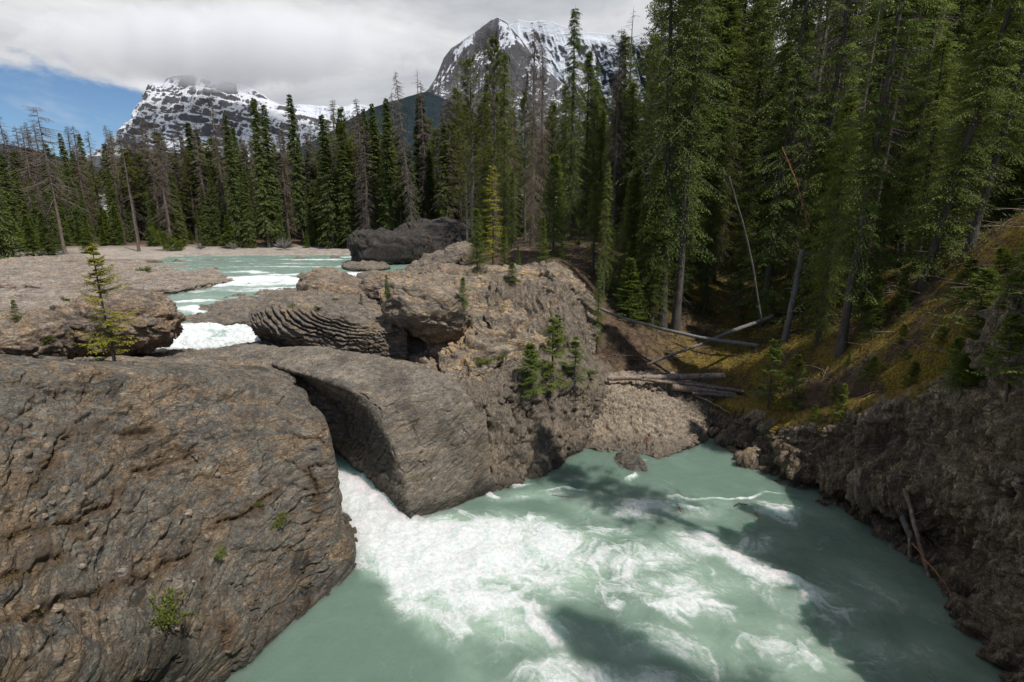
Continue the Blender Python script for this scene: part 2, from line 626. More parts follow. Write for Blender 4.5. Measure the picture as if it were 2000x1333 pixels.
    wf = t.math('SUBTRACT', 1.0, t.smooth(wl, 0.12, 0.55))
    wd = t.math('SUBTRACT', 1.0, t.math('MULTIPLY', wf, wet))
    h3 = t.n('ShaderNodeVectorMath', {0: col}, operation='SCALE')
    t.l(wd, h3.inputs['Scale'])
    t.l(h3.outputs[0], b.inputs['Base Color'])
    t.l(t.math('SUBTRACT', 0.86, t.math('MULTIPLY', wf, 0.5)), b.inputs['Roughness'])
    b.inputs['Specular IOR Level'].default_value = 0.35
    # bump
    hgt = t.math('ADD', t.math('MULTIPLY', nC, midb), t.math('MULTIPLY', nF, 0.26))
    hgt = t.math('ADD', hgt, t.math('MULTIPLY', nB, 0.6 * midb))
    hgt = t.math('ADD', hgt, t.math('MULTIPLY', jj, 0.55 * crk))
    nG = t.noise(a, 13.0, 6, 0.75, 0.4)
    hgt = t.math('ADD', hgt, t.math('MULTIPLY', nG, 0.45))
    bp = t.n('ShaderNodeBump', {'Height': hgt, 'Distance': bump * 2.6 * bumpscale, 'Strength': 0.9})
    t.l(bp.outputs[0], b.inputs['Normal'])
    return m


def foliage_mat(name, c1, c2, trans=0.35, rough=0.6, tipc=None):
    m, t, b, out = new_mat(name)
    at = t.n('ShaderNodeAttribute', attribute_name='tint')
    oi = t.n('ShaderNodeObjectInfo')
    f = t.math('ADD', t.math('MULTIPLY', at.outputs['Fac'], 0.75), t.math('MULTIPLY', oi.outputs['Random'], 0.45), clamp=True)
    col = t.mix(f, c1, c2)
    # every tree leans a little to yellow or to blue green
    rnd2 = t.math('FRACT', t.math('MULTIPLY', oi.outputs['Random'], 7.31))
    col = t.mix(t.math('MULTIPLY', rnd2, 0.55), col, t.mix(1.0, col, (0.72, 0.95, 1.15), 'MULTIPLY'))
    rnd3 = t.math('FRACT', t.math('MULTIPLY', oi.outputs['Random'], 13.7))
    col = t.mix(t.math('MULTIPLY', rnd3, 0.6), col, t.mix(1.0, col, (1.35, 1.10, 0.8), 'MULTIPLY'))
    if tipc:
        at2 = t.n('ShaderNodeAttribute', attribute_name='tip')
        col = t.mix(t.math('MULTIPLY', at2.outputs['Fac'], 0.8, clamp=True), col, tipc)
    t.l(col, b.inputs['Base Color'])
    b.inputs['Roughness'].default_value = rough
    b.inputs['Specular IOR Level'].default_value = 0.3
    tr = t.n('ShaderNodeBsdfTranslucent')
    tcol = t.mix(0.5, col, (0.35, 0.5, 0.05), 'MULTIPLY')
    t.l(t.mix(0.6, col, (0.10, 0.14, 0.015)), tr.inputs[0])
    mx = t.n('ShaderNodeMixShader', {0: trans, 1: b.outputs[0], 2: tr.outputs[0]})
    t.l(mx.outputs[0], out.inputs[0])
    return m


def bark_mat(name, c1, c2, sc=6.0):
    m, t, b, out = new_mat(name)
    tc = t.n('ShaderNodeTexCoord')
    oi = t.n('ShaderNodeObjectInfo')
    a = t.mapping(tc.outputs['Object'], scale=(1, 1, 0.35))
    n = t.noise(a, sc, 6, 0.7, 0.5)
    col = t.mix(t.math('ADD', t.math('MULTIPLY', t.smooth(n, 0.35, 0.65), 0.75), t.math('MULTIPLY', oi.outputs['Random'], 0.25)), c1, c2)
    t.l(col, b.inputs['Base Color'])
    b.inputs['Roughness'].default_value = 0.9
    n2 = t.noise(a, sc * 4, 4, 0.7)
    bp = t.n('ShaderNodeBump', {'Height': t.math('ADD', n, n2), 'Distance': 0.03, 'Strength': 0.8})
    t.l(bp.outputs[0], b.inputs['Normal'])
    return m


R_ = rad
M = {}
M['slab'] = rock_mat('brown_slab_rock', base=(0.088, 0.079, 0.064), dark=(0.045, 0.042, 0.036), tan=(0.200, 0.124, 0.060), rust=(0.108, 0.058, 0.031),
                     pale=(0.200, 0.199, 0.183), tan_amt=0.34, pale_amt=0.5, rust_amt=0.30, dark_amt=0.75, rot=(R_(8), R_(-6), 0), stretch=(0.75, 0.9, 2.4), crk=0.9, bump=0.017, midb=0.16)
M['fin'] = rock_mat('grey_water_worn_rock', base=(0.132, 0.115, 0.094), dark=(0.072, 0.066, 0.056), tan=(0.190, 0.142, 0.086), rust=(0.145, 0.089, 0.055),
                    pale=(0.250, 0.223, 0.187), tan_amt=0.35, pale_amt=0.35, rust_amt=0.15, dark_amt=0.65, rot=(R_(10), R_(-52), 0), stretch=(0.9, 1, 3.4), crk=0.35, bump=0.018, midb=0.3)
M['block'] = rock_mat('tan_block_rock', base=(0.173, 0.146, 0.115), dark=(0.089, 0.082, 0.076), tan=(0.305, 0.213, 0.115), rust=(0.217, 0.117, 0.066),
                      pale=(0.321, 0.301, 0.265), tan_amt=0.75, pale_amt=0.4, rust_amt=0.45, dark_amt=0.5, rot=(R_(12), R_(8), 0), stretch=(0.8, 0.9, 2.6), crk=0.8, bump=0.03)
M['layer'] = rock_mat('dark_layered_rock', base=(0.126, 0.109, 0.091), dark=(0.054, 0.050, 0.044), tan=(0.251, 0.182, 0.111), rust=(0.201, 0.108, 0.064),
                      pale=(0.285, 0.248, 0.206), tan_amt=0.45, pale_amt=0.3, rust_amt=0.25, dark_amt=0.55, rot=(0, R_(-35), 0), stretch=(0.8, 1, 3.2), crk=0.4, bump=0.03)
M['shale'] = rock_mat('upright_shale', base=(0.150, 0.124, 0.096), dark=(0.065, 0.056, 0.048), tan=(0.244, 0.185, 0.120), rust=(0.162, 0.105, 0.062),
                      pale=(0.308, 0.273, 0.224), tan_amt=0.45, pale_amt=0.55, rust_amt=0.15, dark_amt=0.6, rot=(0, R_(12), 0), stretch=(3.0, 2.4, 0.62), crk=0.7, bump=0.045)
M['shaledark'] = rock_mat('dark_upright_shale', base=(0.230, 0.181, 0.134), dark=(0.076, 0.062, 0.049), tan=(0.418, 0.298, 0.179), rust=(0.176, 0.099, 0.049),
                          pale=(0.640, 0.532, 0.402), tan_amt=0.4, pale_amt=0.8, rust_amt=0.2, dark_amt=0.7, rot=(0, R_(10), 0), stretch=(2.6, 2.4, 0.75), crk=0.7, bump=0.05, moss=0.35)
M['boulder'] = rock_mat('orange_brown_boulder', base=(0.158, 0.126, 0.097), dark=(0.086, 0.074, 0.066), tan=(0.266, 0.180, 0.102), rust=(0.214, 0.118, 0.063),
                        pale=(0.283, 0.254, 0.223), tan_amt=0.6, pale_amt=0.25, rust_amt=0.4, dark_amt=0.6, rot=(R_(15), R_(20), 0), stretch=(1, 1, 1.7), crk=0.7, bump=0.03)
M['flat'] = rock_mat('pale_flat_rock', base=(0.216, 0.187, 0.157), dark=(0.111, 0.095, 0.084), tan=(0.306, 0.226, 0.153), rust=(0.255, 0.140, 0.085),
                     pale=(0.357, 0.332, 0.298), tan_amt=0.5, pale_amt=0.5, rust_amt=0.4, dark_amt=0.65, rot=(R_(4), R_(3), 0), stretch=(0.45, 0.8, 4.5), crk=0.35, bump=0.04)
M['black'] = rock_mat('shade_blackened_rock', base=(0.033, 0.029, 0.027), dark=(0.013, 0.013, 0.013), tan=(0.084, 0.065, 0.048), rust=(0.137, 0.080, 0.045),
                      pale=(0.147, 0.131, 0.116), tan_amt=0.4, pale_amt=0.35, rust_amt=0.2, dark_amt=0.6, rot=(0, R_(10), 0), stretch=(1.2, 1.2, 0.9), crk=0.4, bump=0.06)  # albedo lowered so the colour itself carries the blocks' shade
M['bank'] = rock_mat('pale_shale_chips', base=(0.251, 0.207, 0.158), dark=(0.112, 0.092, 0.075), tan=(0.335, 0.258, 0.167), rust=(0.223, 0.147, 0.088),
                     pale=(0.428, 0.377, 0.308), tan_amt=0.5, pale_amt=0.6, rust_amt=0.15, dark_amt=0.5, rot=(0, R_(12), 0), stretch=(3.2, 3.0, 1.0), crk=0.6, bump=0.03)
# ------------------------------------------------------------------ rock masses
def off(p, dx=0, dy=0, dz=0):
    return (p[0] + dx, p[1] + dy, p[2] + dz)


def row(*a):
    return [P(x[0], x[1], y=x[2]) for x in a]


def sunk(r, z=-1.2, dy=0.3):
    return [(p[0], p[1] + dy, z) for p in r]


# big foreground slab, left
r1 = row((-560, 690, 9.5), (-250, 697, 11), (0, 703, 12.5), (200, 706, 15), (380, 712, 17), (520, 726, 18.0), (570, 748, 17.9))
e1 = lambda a, dy=2.6, dz=-0.2, dx=-1.35: off(a, dx, dy, dz)
r1 += [e1(r1[-1], 1.2, -0.6, -1.2)]
r0 = [off(p, 0, 1.1, -0.45) for p in r1]
rb = [off(p, 0, 2.2, -2.5) for p in r1]
r1b = row((-560, 715, 7.8), (-250, 718, 9.2), (0, 722, 10.8), (200, 725, 12.8), (380, 732, 14.8), (520, 750, 16.5), (596, 776, 16.8))
r1b += [e1(r1b[-1])]
r1c = row((-560, 752, 7.2), (-250, 758, 8.5), (0, 764, 10.1), (200, 768, 12.0), (380, 774, 13.9), (525, 788, 15.5), (616, 812, 15.9))
r1c += [e1(r1c[-1])]
r2 = row((-560, 850, 6), (-250, 850, 7.6), (0, 850, 9.0), (230, 850, 11.2), (400, 850, 12.8), (540, 850, 14.1), (636, 850, 14.9))
r2 += [e1(r2[-1])]
r3 = row((-560, 1000, 4.6), (-250, 1000, 6.0), (0, 1000, 7.6), (240, 1000, 9.7), (420, 1000, 11.4), (560, 995, 12.9), (664, 985, 14.0))
r3[-2] = off(r3[-2], 0, -0.1, 0)
r3 += [e1(r3[-1])]
r4 = row((-560, 1170, 3.4), (-250, 1170, 4.8), (0, 1170, 6.4), (250, 1170, 8.3), (430, 1150, 10.2), (580, 1110, 12.1), (668, 1045, 13.75))
r4 += [e1(r4[-1])]
r5 = row((-560, 1400, 2.4), (-250, 1370, 3.6), (0, 1340, 5.1), (250, 1310, 7.1), (420, 1262, 9.2), (590, 1160, 11.9), (688, 1080, 13.45))
r5 += [e1(r5[-1])]
r6 = [(-6.0, 1.5, 0), (-6.6, 3.0, 0), (-7.2, 5.2, 0), (-7.2, 7.4, 0), Pz(430, 1335, 0), Pz(600, 1195, 0), Pz(692, 1094, 0)]
r6 += [(r6[-1][0] - 1.1, r6[-1][1] + 2.8, 0)]
r7 = sunk(r6, -1.6, 0.2)


def disp_slab(G, N):
    d = rockdisp(G, seed=1, big=0.10, bigs=0.35, mid=0.03, mids=0.8, fine=0.010, strata=0.016, bed=(0.08, -0.12, 1.0), lay=0.115, warp=0.30,
                 block=0.06, bsize=(2.2, 1.3, 0.4), crack=0.05, bsoft=0.05, chips=0.010, csize=(0.30, 0.17, 0.06), fac=0.026, fsize=(1.6, 1.0, 0.5))
    # long oblique fractures
    f = np.abs(fbm(G * np.array((0.35, 0.5, 0.9)) + 40, 4))
    d = d - 0.13 * (1 - sstep(0.0, 0.022, f)) * sstep(-0.1, 0.2, fbm(G * 0.4 + 2, 2))
    d = d + 0.09 * sstep(-0.004, 0.004, fbm(G * np.array((0.30, 0.42, 0.9)) + 140, 4))
    f2 = np.abs(fbm(G * np.array((0.9, 1.1, 2.2)) + 90, 4))
    d = d - 0.05 * (1 - sstep(0.0, 0.022, f2)) * sstep(-0.2, 0.2, fbm(G * 0.6 + 22, 2))
    return d + cracks(G, SLAB_CR, 0.055, 0.16, 3)[0] + cracks(G, SLAB_CR2, 0.028, 0.07, 8)[0]


SLAB_CR = [[(0, 1216), (80, 1195), (150, 1171), (240, 1141), (320, 1106), (385, 1085)], [(10, 1046), (90, 1035), (150, 1016), (205, 985), (260, 925), (318, 905), (370, 880)],
           [(396, 1131), (402, 1180), (401, 1206), (394, 1240)], [(423, 1190), (428, 1225), (445, 1250)], [(60, 960), (90, 915), (115, 865), (190, 842), (300, 838)],
           [(430, 1020), (471, 1008), (501, 982), (540, 960)], [(0, 1130), (60, 1120), (120, 1085)], [(600, 1035), (624, 1010), (612, 950), (600, 915)]]
SLAB_CR2 = [[(300, 790), (322, 815), (335, 835)], [(366, 752), (368, 790)], [(0, 755), (60, 745), (140, 750)], [(120, 740), (112, 790), (100, 830)], [(150, 1060), (200, 1045), (290, 1000), (330, 960)],
            [(330, 1100), (350, 1060), (400, 1040), (430, 1020)], [(220, 1060), (230, 1000), (245, 960)], [(540, 1150), (480, 1185), (430, 1205), (380, 1230)], [(520, 880), (560, 860), (620, 850)],
            [(0, 1290), (90, 1260), (160, 1200), (230, 1160)], [(480, 800), (520, 830), (570, 820)], [(640, 1040), (560, 1100), (470, 1160), (420, 1180)], [(100, 1180), (160, 1120), (170, 1080)], [(455, 1010), (440, 1060), (400, 1080)]]


def slab_attrs(G):
    u_ = np.zeros(G.shape[:-1])
    jf = 0.5 * fbm(G * 1.4 + 3, 4)
    for px, py, rx, rz in ((318, 1275, 0.28, 0.42), (352, 1240, 0.16, 0.36), (340, 1300, 0.2, 0.3), (583, 1092, 0.10, 0.30), (597, 1100, 0.06, 0.25), (265, 1170, 0.2, 0.08), (300, 870, 0.5, 0.12)):
        c = surf_pts(G, [(px, py)])[0]
        q = np.sqrt(((G[..., 0] - c[0]) / rx) ** 2 + ((G[..., 1] - c[1]) / 0.9) ** 2 + ((G[..., 2] - c[2]) / rz) ** 2)
        u_ = np.maximum(u_, 1 - sstep(0.75, 0.95, q + jf))
    _, dd = cracks(G, SLAB_CR, 0.05, 0.1, 3)
    dirt = (1 - sstep(0.02, 0.26, dd + 0.20 * fbm(G * 1.9 + 5, 3))) * 0.85
    _, dd2 = cracks(G, SLAB_CR2, 0.05, 0.1, 8)
    dirt = np.maximum(dirt, 0.6 * (1 - sstep(0.0, 0.07, dd2 + 0.06 * fbm(G * 3.0 + 5, 3))))
    return {'stain': u_, 'dirt': dirt}


rock_from('rock_slab', [rb, r0, r1, r1b, r1c, r2, r3, r4, r5, r6, r7], 0.028, M['slab'],
          'huge brown grey fractured rock slab filling the lower left beside the green pool', disp=disp_slab, attrs=slab_attrs)

# natural bridge and fin
q2 = row((428, 691, 21.8), (520, 684, 20.5), (600, 688, 19.6), (690, 702, 18.6), (770, 715, 18.2), (850, 738, 18.4), (905, 765, 18.8), (945, 792, 19.4))
q1 = [off(p, 0, 1.3, -0.25) for p in q2]
q0 = [off(p, 0, 2.2, -2.5) for p in q2]
q3 = row((440, 700, 20.9), (520, 710, 19.2), (590, 729, 17.9), (664, 746, 16.9), (760, 762, 17.0), (850, 768, 17.5), (910, 788, 18.2), (950, 805, 18.7))
q3u = [off(q3[0], -0.2, 0.5, -0.45), off(q3[1], -0.1, 0.6, -0.5), off(q3[2], 0.0, 0.55, -0.5)] + row((700, 782, 16.6), (770, 795, 16.6), (855, 800, 17.2), (913, 815, 17.9), (952, 830, 18.3))
q4 = [P(520, 740, y=22), P(600, 762, y=20.2), P(655, 800, y=18.6)] + row((722, 822, 16.4), (782, 835, 16.35), (860, 845, 16.95), (915, 855, 17.6), (955, 870, 18.0))
q5 = [(-10, 22.5, 2.0), (-7.8, 19.6, 2.2), P(684, 880, y=17.9)] + row((760, 893, 16.0), (803, 905, 16.0), (868, 915, 16.6), (920, 920, 17.2), (958, 922, 17.6))
q6 = [(-9.5, 21.5, 0), (-6.6, 18.8, 0), Pz(722, 962, 0.0), Pz(796, 1018, 0), Pz(818, 1014, 0), Pz(872, 996, 0), Pz(930, 972, 0), Pz(970, 960, 0)]
q7 = sunk(q6)
FIN_CR = [[(806, 832), (813, 855), (819, 882)], [(862, 758), (850, 800), (868, 858)], [(700, 762), (742, 802), (748, 852)], [(905, 828), (930, 900), (926, 958)], [(822, 900), (850, 950), (846, 990)],
          [(760, 770), (820, 790), (880, 785)], [(600, 706), (680, 722), (760, 730)], [(780, 900), (840, 880), (900, 870)]]


def disp_fin(G, N):
    d = rockdisp(G, seed=2, big=0.12, bigs=0.5, mid=0.04, mids=1.0, fine=0.014, fac=0.035, fsize=(2.6, 1.8, 0.7), strata=0.04, bed=(-0.75, 0.3, 0.6), lay=0.16, block=0.08, bsize=(1.4, 1.0, 0.25), crack=0.05, chips=0.016, bsoft=0.04)
    return d + cracks(G, FIN_CR, 0.030, 0.08, 15)[0]


def fin_attrs(G):
    _, dd = cracks(G, FIN_CR, 0.05, 0.1, 15)
    st = sstep(0.12, 0.28, fbm(G * np.array((0.8, 0.8, 0.35)) + 9, 4)) * 0.45 + 0.55 * (1 - sstep(0.35, 0.8, G[..., 2] + 0.5 * fbm(G * 0.9 + 2, 3)))
    return {'stain': st, 'dirt': 0.5 * (1 - sstep(0.0, 0.06, dd))}


rock_from('rock_arch', [q0, q1, q2, q3, q3u, q4, q5, q6, q7], 0.036, M['fin'],
          'smooth grey water-worn rock fin with a dark slot and arch over the torrent', disp=disp_fin, attrs=fin_attrs)

# flat rock between cascade and slab
f0 = row((180, 696, 24.5), (290, 692, 24), (400, 686, 23.5), (470, 673, 24.0), (520, 672, 24.5), (600, 690, 24), (700, 700, 24))
fb = [off(p, 0, 0.7, -1.8) for p in f0]
f1 = row((160, 705, 20), (290, 703, 20), (400, 700, 20), (480, 694, 21), (540, 692, 21.3), (620, 700, 20.8), (720, 715, 20))
f2 = row((140, 716, 16.8), (290, 718, 16.8), (400, 720, 17), (480, 722, 18), (540, 720, 19), (640, 725, 19.3), (740, 740, 19))
f3 = sunk(f2, 2.0, -1.5)
rock_from('rock_shelf', [fb, f0, f1, f2, f3], 0.05, M['layer'], 'low grey brown flat rock in front of the narrow white cascade, left of the arch', seed=3,
          big=0.10, mid=0.09, fine=0.03, strata=0.05, bed=(0.1, -0.1, 1), lay=0.12, block=0.06, bsize=(1.0, 0.6, 0.2))

# cliff right of the fin with a small grassy terrace
c2 = row((898, 770, 19.0), (960, 765, 19.4), (1015, 735, 20.3), (1080, 725, 21.2), (1140, 742, 22.6), (1185, 765, 24.2))
c1 = row((870, 742, 20.7), (930, 728, 21.6), (1000, 700, 23), (1070, 685, 24.3), (1135, 692, 26), (1200, 720, 27))
c0 = [off(p, 0, 1.5, -1.2) for p in c1]
c3 = row((925, 805, 18.5), (970, 800, 19.0), (1030, 785, 19.9), (1095, 775, 21.0), (1150, 785, 22.4), (1190, 800, 23.8))
c4 = row((940, 880, 18.0), (985, 868, 18.7), (1045, 855, 19.5), (1105, 840, 20.7), (1152, 830, 22.1), (1190, 830, 23.5))
c5 = [Pz(935, 968, 0), Pz(1000, 947, 0), Pz(1062, 926, 0), Pz(1112, 893, 0), Pz(1150, 866, 0), Pz(1190, 850, 0)]
c6 = sunk(c5)
CL_CR = [[(1000, 755), (1012, 830), (1002, 905)], [(1075, 755), (1088, 840), (1108, 882)], [(950, 800), (958, 880), (950, 950)], [(1040, 800), (1048, 870), (1032, 932)], [(1120, 760), (1130, 820), (1122, 870)], [(930, 760), (980, 790), (1050, 790)]]


def disp_cl(G, N):
    d = rockdisp(G, seed=4, big=0.34, bigs=0.5, mid=0.14, mids=1.2, fine=0.03, strata=0.0, bed=(0.28, -0.25, 1), block=0.20, bsize=(0.24, 0.45, 1.3), crack=0.09, bsoft=0.06, fac=0.16, fsize=(0.5, 0.7, 1.5), chips=0.04, csize=(0.07, 0.16, 0.35))
    return d + cracks(G, CL_CR, 0.10, 0.32, 25)[0]


rock_from('rock_cliff', [c0, c1, c2, c3, c4, c5, c6], 0.042, M['shale'],
          'brown ribbed cliff with tree shadows between the grey fin and the pebbly bank', cat='cliff', disp=disp_cl)

# ribbed shale bank at the back of the pool
b2 = row((1130, 772, 23.6), (1190, 752, 24.6), (1260, 748, 25.0), (1320, 752, 25), (1372, 768, 24.6), (1425, 782, 24.0))
b1 = [off(p, 0, 1.6, 0.05) for p in b2]
b0 = [off(p, 0, 3.0, -1.8) for p in b2]
b3 = row((1125, 822, 22.4), (1190, 812, 22.9), (1245, 812, 23.0), (1300, 818, 22.6), (1350, 815, 22.9), (1395, 815, 23.4))
b4 = row((1125, 858, 21.7), (1185, 862, 21.5), (1240, 866, 21.4), (1292, 872, 21.1), (1340, 856, 21.7), (1385, 842, 22.6))
b5 = [Pz(1128, 875, 0), Pz(1180, 882, 0), Pz(1235, 886, 0), Pz(1290, 895, 0), Pz(1340, 878, 0), Pz(1392, 855, 0)]
b6 = sunk(b5)
rock_from('rock_bank', [b0, b1, b2, b3, b4, b5, b6], 0.036, M['bank'],
          'pale tan pebbly shale bank lit by sun below the driftwood pile', cat='rock bank', seed=5,
          big=0.15, mid=0.16, mids=1.8, fine=0.09, strata=0, block=0.24, bsize=(0.13, 0.13, 0.36), crack=0.09, bsoft=0.3, bed=(0.12, -0.3, 1), finef=7)

# block of tan rock above the arch
k2 = row((742, 578, 27), (790, 556, 27.5), (860, 548, 28), (940, 540, 28.5), (1010, 528, 29), (1080, 526, 29.5), (1125, 552, 29), (1165, 600, 28.5))
k1 = [off(p, 0, 1.7, -0.1) for p in k2]
k0 = [off(p, 0, 3.0, -3) for p in k2]
k3 = row((748, 608, 25.5), (800, 600, 25.3), (870, 600, 25.8), (940, 590, 26.6), (1010, 578, 27.5), (1080, 580, 27.7), (1130, 605, 27.6), (1170, 650, 27))
k4 = row((768, 655, 25.2), (830, 655, 24.9), (890, 658, 23.9), (950, 650, 24.2), (1010, 645, 25.2), (1070, 648, 25.8), (1120, 660, 26), (1160, 700, 26))
k5 = row((782, 700, 23.6), (842, 708, 22.3), (900, 705, 21.8), (960, 693, 22.6), (1020, 680, 23.8), (1070, 685, 24.5), (1120, 700, 25), (1150, 730, 25))
k6 = row((792, 738, 20.2), (850, 752, 19.9), (905, 750, 20.2), (960, 722, 21.6), (1020, 705, 23), (1070, 705, 24), (1120, 720, 24.8), (1150, 750, 24.8))
k7 = sunk(k6, 1.5, 0)
OUT_CR = [[(955, 560), (985, 600), (1005, 645)], [(842, 655), (850, 695), (864, 742)], [(780, 690), (792, 738)], [(880, 612), (930, 648), (962, 665), (1005, 660)], [(905, 548), (903, 578), (893, 602)],
          [(1000, 655), (1030, 688), (1062, 702)], [(862, 688), (930, 692), (995, 682)], [(1050, 640), (1075, 660), (1068, 690)], [(905, 700), (915, 725), (912, 745)], [(985, 688), (990, 705), (975, 720)],
          [(1105, 610), (1110, 650), (1100, 700)], [(1060, 560), (1090, 560), (1125, 600)]]


def disp_out(G, N):
    d = rockdisp(G, seed=6, big=0.2, bigs=0.45, mid=0.08, mids=1.0, fine=0.024, strata=0.16, bed=(0.2, -0.25, 0.95), lay=0.32, block=0.50, bsize=(1.5, 1.1, 0.8), crack=0.18, bsoft=0.03, fac=0.26, fsize=(1.2, 0.9, 0.7))
    return d + cracks(G, OUT_CR, 0.13, 0.45, 5)[0]


rock_from('rock_outcrop', [k0, k1, k2, k3, k4, k5, k6, k7], 0.045, M['block'],
          'tan and orange blocky jointed outcrop rising above the arch, below the young bright spruce', disp=disp_out)
ce = P(832, 606, y=24.0)
blob_rock('overhanging_rock', ce, (1.95, 1.9, 1.18), R_(-8), 0.045, M['block'],
          'golden tan overhanging rock block jutting left over the layered dark rock', seed=7, sq=0.72, tilt=(R_(-16), R_(16)),
          big=0.35, bigs=0.6, mid=0.14, fine=0.03, strata=0.10, bed=(0.1, 0.1, 1), lay=0.22, block=0.20, bsize=(0.9, 0.8, 0.5), crack=0.08, bsoft=0.08)
# upright bedded face of the outcrop
v2 = row((930, 580, 27.0), (985, 563, 27.4), (1045, 556, 27.8), (1100, 572, 27.8), (1142, 615, 27.4))
v1 = [off(p, 0, 1.4, 0.0) for p in v2]
v0 = [off(p, 0, 2.2, -2) for p in v2]
v3 = row((948, 620, 25.4), (1000, 618, 25.9), (1060, 620, 26.3), (1110, 632, 26.3), (1150, 672, 26.0))
v4 = row((968, 664, 24.7), (1012, 660, 24.9), (1062, 665, 25.2), (1112, 682, 25.2), (1152, 722, 25))
v5 = sunk(v4, 2.5, 1.2)
rock_from('ribbed_rock_face', [v0, v1, v2, v3, v4, v5], 0.045, M['shale'], 'rock face with upright ribs like stacked planks at the right end of the tan outcrop', seed=8,
          big=0.22, bigs=0.6, mid=0.10, fine=0.03, strata=0.30, bed=(0.95, -0.1, 0.25), lay=0.19, warp=0.16, block=0.26, bsize=(1.1, 0.5, 0.35), crack=0.10, bsoft=0.04, fac=0.12, fsize=(0.9, 0.6, 0.4))

# dark layered rock
l2 = row((494, 604, 24.9), (530, 584, 26.0), (590, 575, 27), (650, 580, 27), (720, 592, 26.5), (790, 612, 26))
l1 = [off(p, 0, 1.5, -0.2) for p in l2]
l0 = [off(p, 0, 2.5, -2) for p in l2]
l3 = row((491, 616, 23.7), (530, 604, 23.5), (590, 602, 23.2), (650, 610, 23.0), (720, 630, 22.9), (795, 645, 23.2))
l4 = row((497, 640, 23.5), (542, 638, 23.0), (598, 650, 22.5), (658, 658, 22.4), (720, 664, 22.5), (795, 670, 23.2))
l5 = row((512, 662, 24.6), (556, 668, 24.0), (608, 682, 23.1), (660, 690, 22.7), (720, 698, 22.7), (795, 708, 23.0))
l6 = row((520, 682, 26.2), (564, 690, 25.4), (614, 702, 24.4), (662, 708, 23.6), (722, 714, 23.2), (795, 735, 22.6))
l7 = sunk(l6, 2.5, 0.3)


LAY_CR = [[(555, 600), (575, 650), (570, 690)], [(640, 612), (655, 660), (650, 700)], [(600, 640), (640, 648)], [(715, 630), (722, 670), (715, 700)], [(590, 580), (640, 596), (700, 610)]]


def disp_layer(G, N):
    Q = G.astype(np.float32)
    d = rockdisp(Q, seed=9, big=0.15, mid=0.08, fine=0.022, strata=0.0, block=0.05, bsize=(1.0, 0.8, 0.3), bed=(0.5, 0.2, 0.85))
    # curved beds sweeping down to the right
    u = Q[..., 0] - P(560, 600, y=24.5)[0]
    s = Q[..., 2] + 0.50 * u - 0.045 * u * u - 0.18 * (Q[..., 1] - 24) + 0.10 * fbm(Q * 0.7 + 3, 3)
    k = s / 0.165 + 1.5 * perlin(np.stack([s * 0.75 + 0.13, s * 0 + 0.4, s * 0 + 0.7], -1)) + 0.5 * fbm(Q * 1.6 + 70, 3)
    fl = np.floor(k)
    fr = k - fl
    amp = 0.45 + 0.9 * _rv[_perm[fl.astype(int) & 255], 2]
    groove = sstep(0.0, 0.35, fr) * (1 - sstep(0.70, 1.0, fr))
    m = sstep(-0.6, 0.2, fbm(Q * 0.55 + 9, 2) + 0.25) * (1 - sstep(3.2, 4.6, u)) * sstep(6.3, 5.6, Q[..., 2])
    m = m * (1 - sstep(6.0, 6.35, Q[..., 2] + 0.15 * u)) + 0.12
    d = d + cracks(Q, LAY_CR, 0.07, 0.22, 33)[0]
    return d + 0.36 * amp * (groove - 0.6) * m


rock_from('layered_rock', [l0, l1, l2, l3, l4, l5, l6, l7], 0.032, M['layer'],
          'dark rock carved into thin curving ledges, its undercut nose over the white cascade', disp=disp_layer)

# other rounded rocks
blob_rock('boulder', P(212, 640, y=21), (2.75, 2.3, 1.35), R_(6), 0.05, M['boulder'], 'large rounded orange brown boulder behind the small yellowish spruce', seed=10, cat='boulder', sq=0.85,
          big=0.45, bigs=0.5, mid=0.16, fine=0.035, strata=0.05, block=0.12, bsize=(0.8, 0.8, 0.5), crack=0.08, tilt=(R_(-8), R_(-9)), fac=0.16)
blob_rock('boulder', P(0, 668, y=18), (2.0, 1.8, 1.0), R_(-8), 0.05, M['boulder'], 'low brown boulder at the left edge, left of the large rounded one', seed=11, cat='boulder', sq=0.8,
          big=0.4, mid=0.16, fine=0.035, strata=0.05, block=0.16, bsize=(0.7, 0.7, 0.4), crack=0.08)
blob_rock('boulder', P(662, 575, y=32), (2.4, 2.2, 1.25), R_(-10), 0.06, M['boulder'], 'rounded golden brown boulder above the layered rock, beside the rapids', seed=12, cat='boulder', sq=0.85,
          big=0.3, mid=0.12, fine=0.04, strata=0.05, block=0.08, tilt=(0, R_(14)))
blob_rock('boulder', P(795, 563, y=33), (3.3, 2.4, 0.95), R_(6), 0.06, M['boulder'], 'low reddish brown rock behind the overhanging tan block', seed=13, cat='boulder', sq=0.85,
          big=0.3, mid=0.16, fine=0.04, strata=0.06, block=0.12)
blob_rock('boulder', P(905, 548, y=33.5), (3.0, 2.2, 1.0), R_(-6), 0.06, M['boulder'], 'rusty sloping rock at the foot of the young bright spruce', seed=23, cat='boulder', sq=0.85,
          big=0.3, mid=0.16, fine=0.04, strata=0.06, block=0.12)
s0 = row((420, 577, 40), (500, 572, 40), (600, 562, 40), (720, 556, 38), (850, 556, 36))
sb = [off(p, 0, 1, -1) for p in s0]
s1 = row((372, 604, 33), (440, 592, 34), (520, 586, 34), (610, 580, 33), (740, 585, 31))
s2 = row((352, 636, 29.6), (400, 630, 29.5), (460, 622, 29), (530, 616, 28.5), (640, 610, 28.5))
s3 = row((350, 660, 29.4), (400, 654, 29.3), (462, 645, 28.8), (530, 645, 28.2), (640, 640, 28))
s4 = sunk(s3, 2.4, 0)
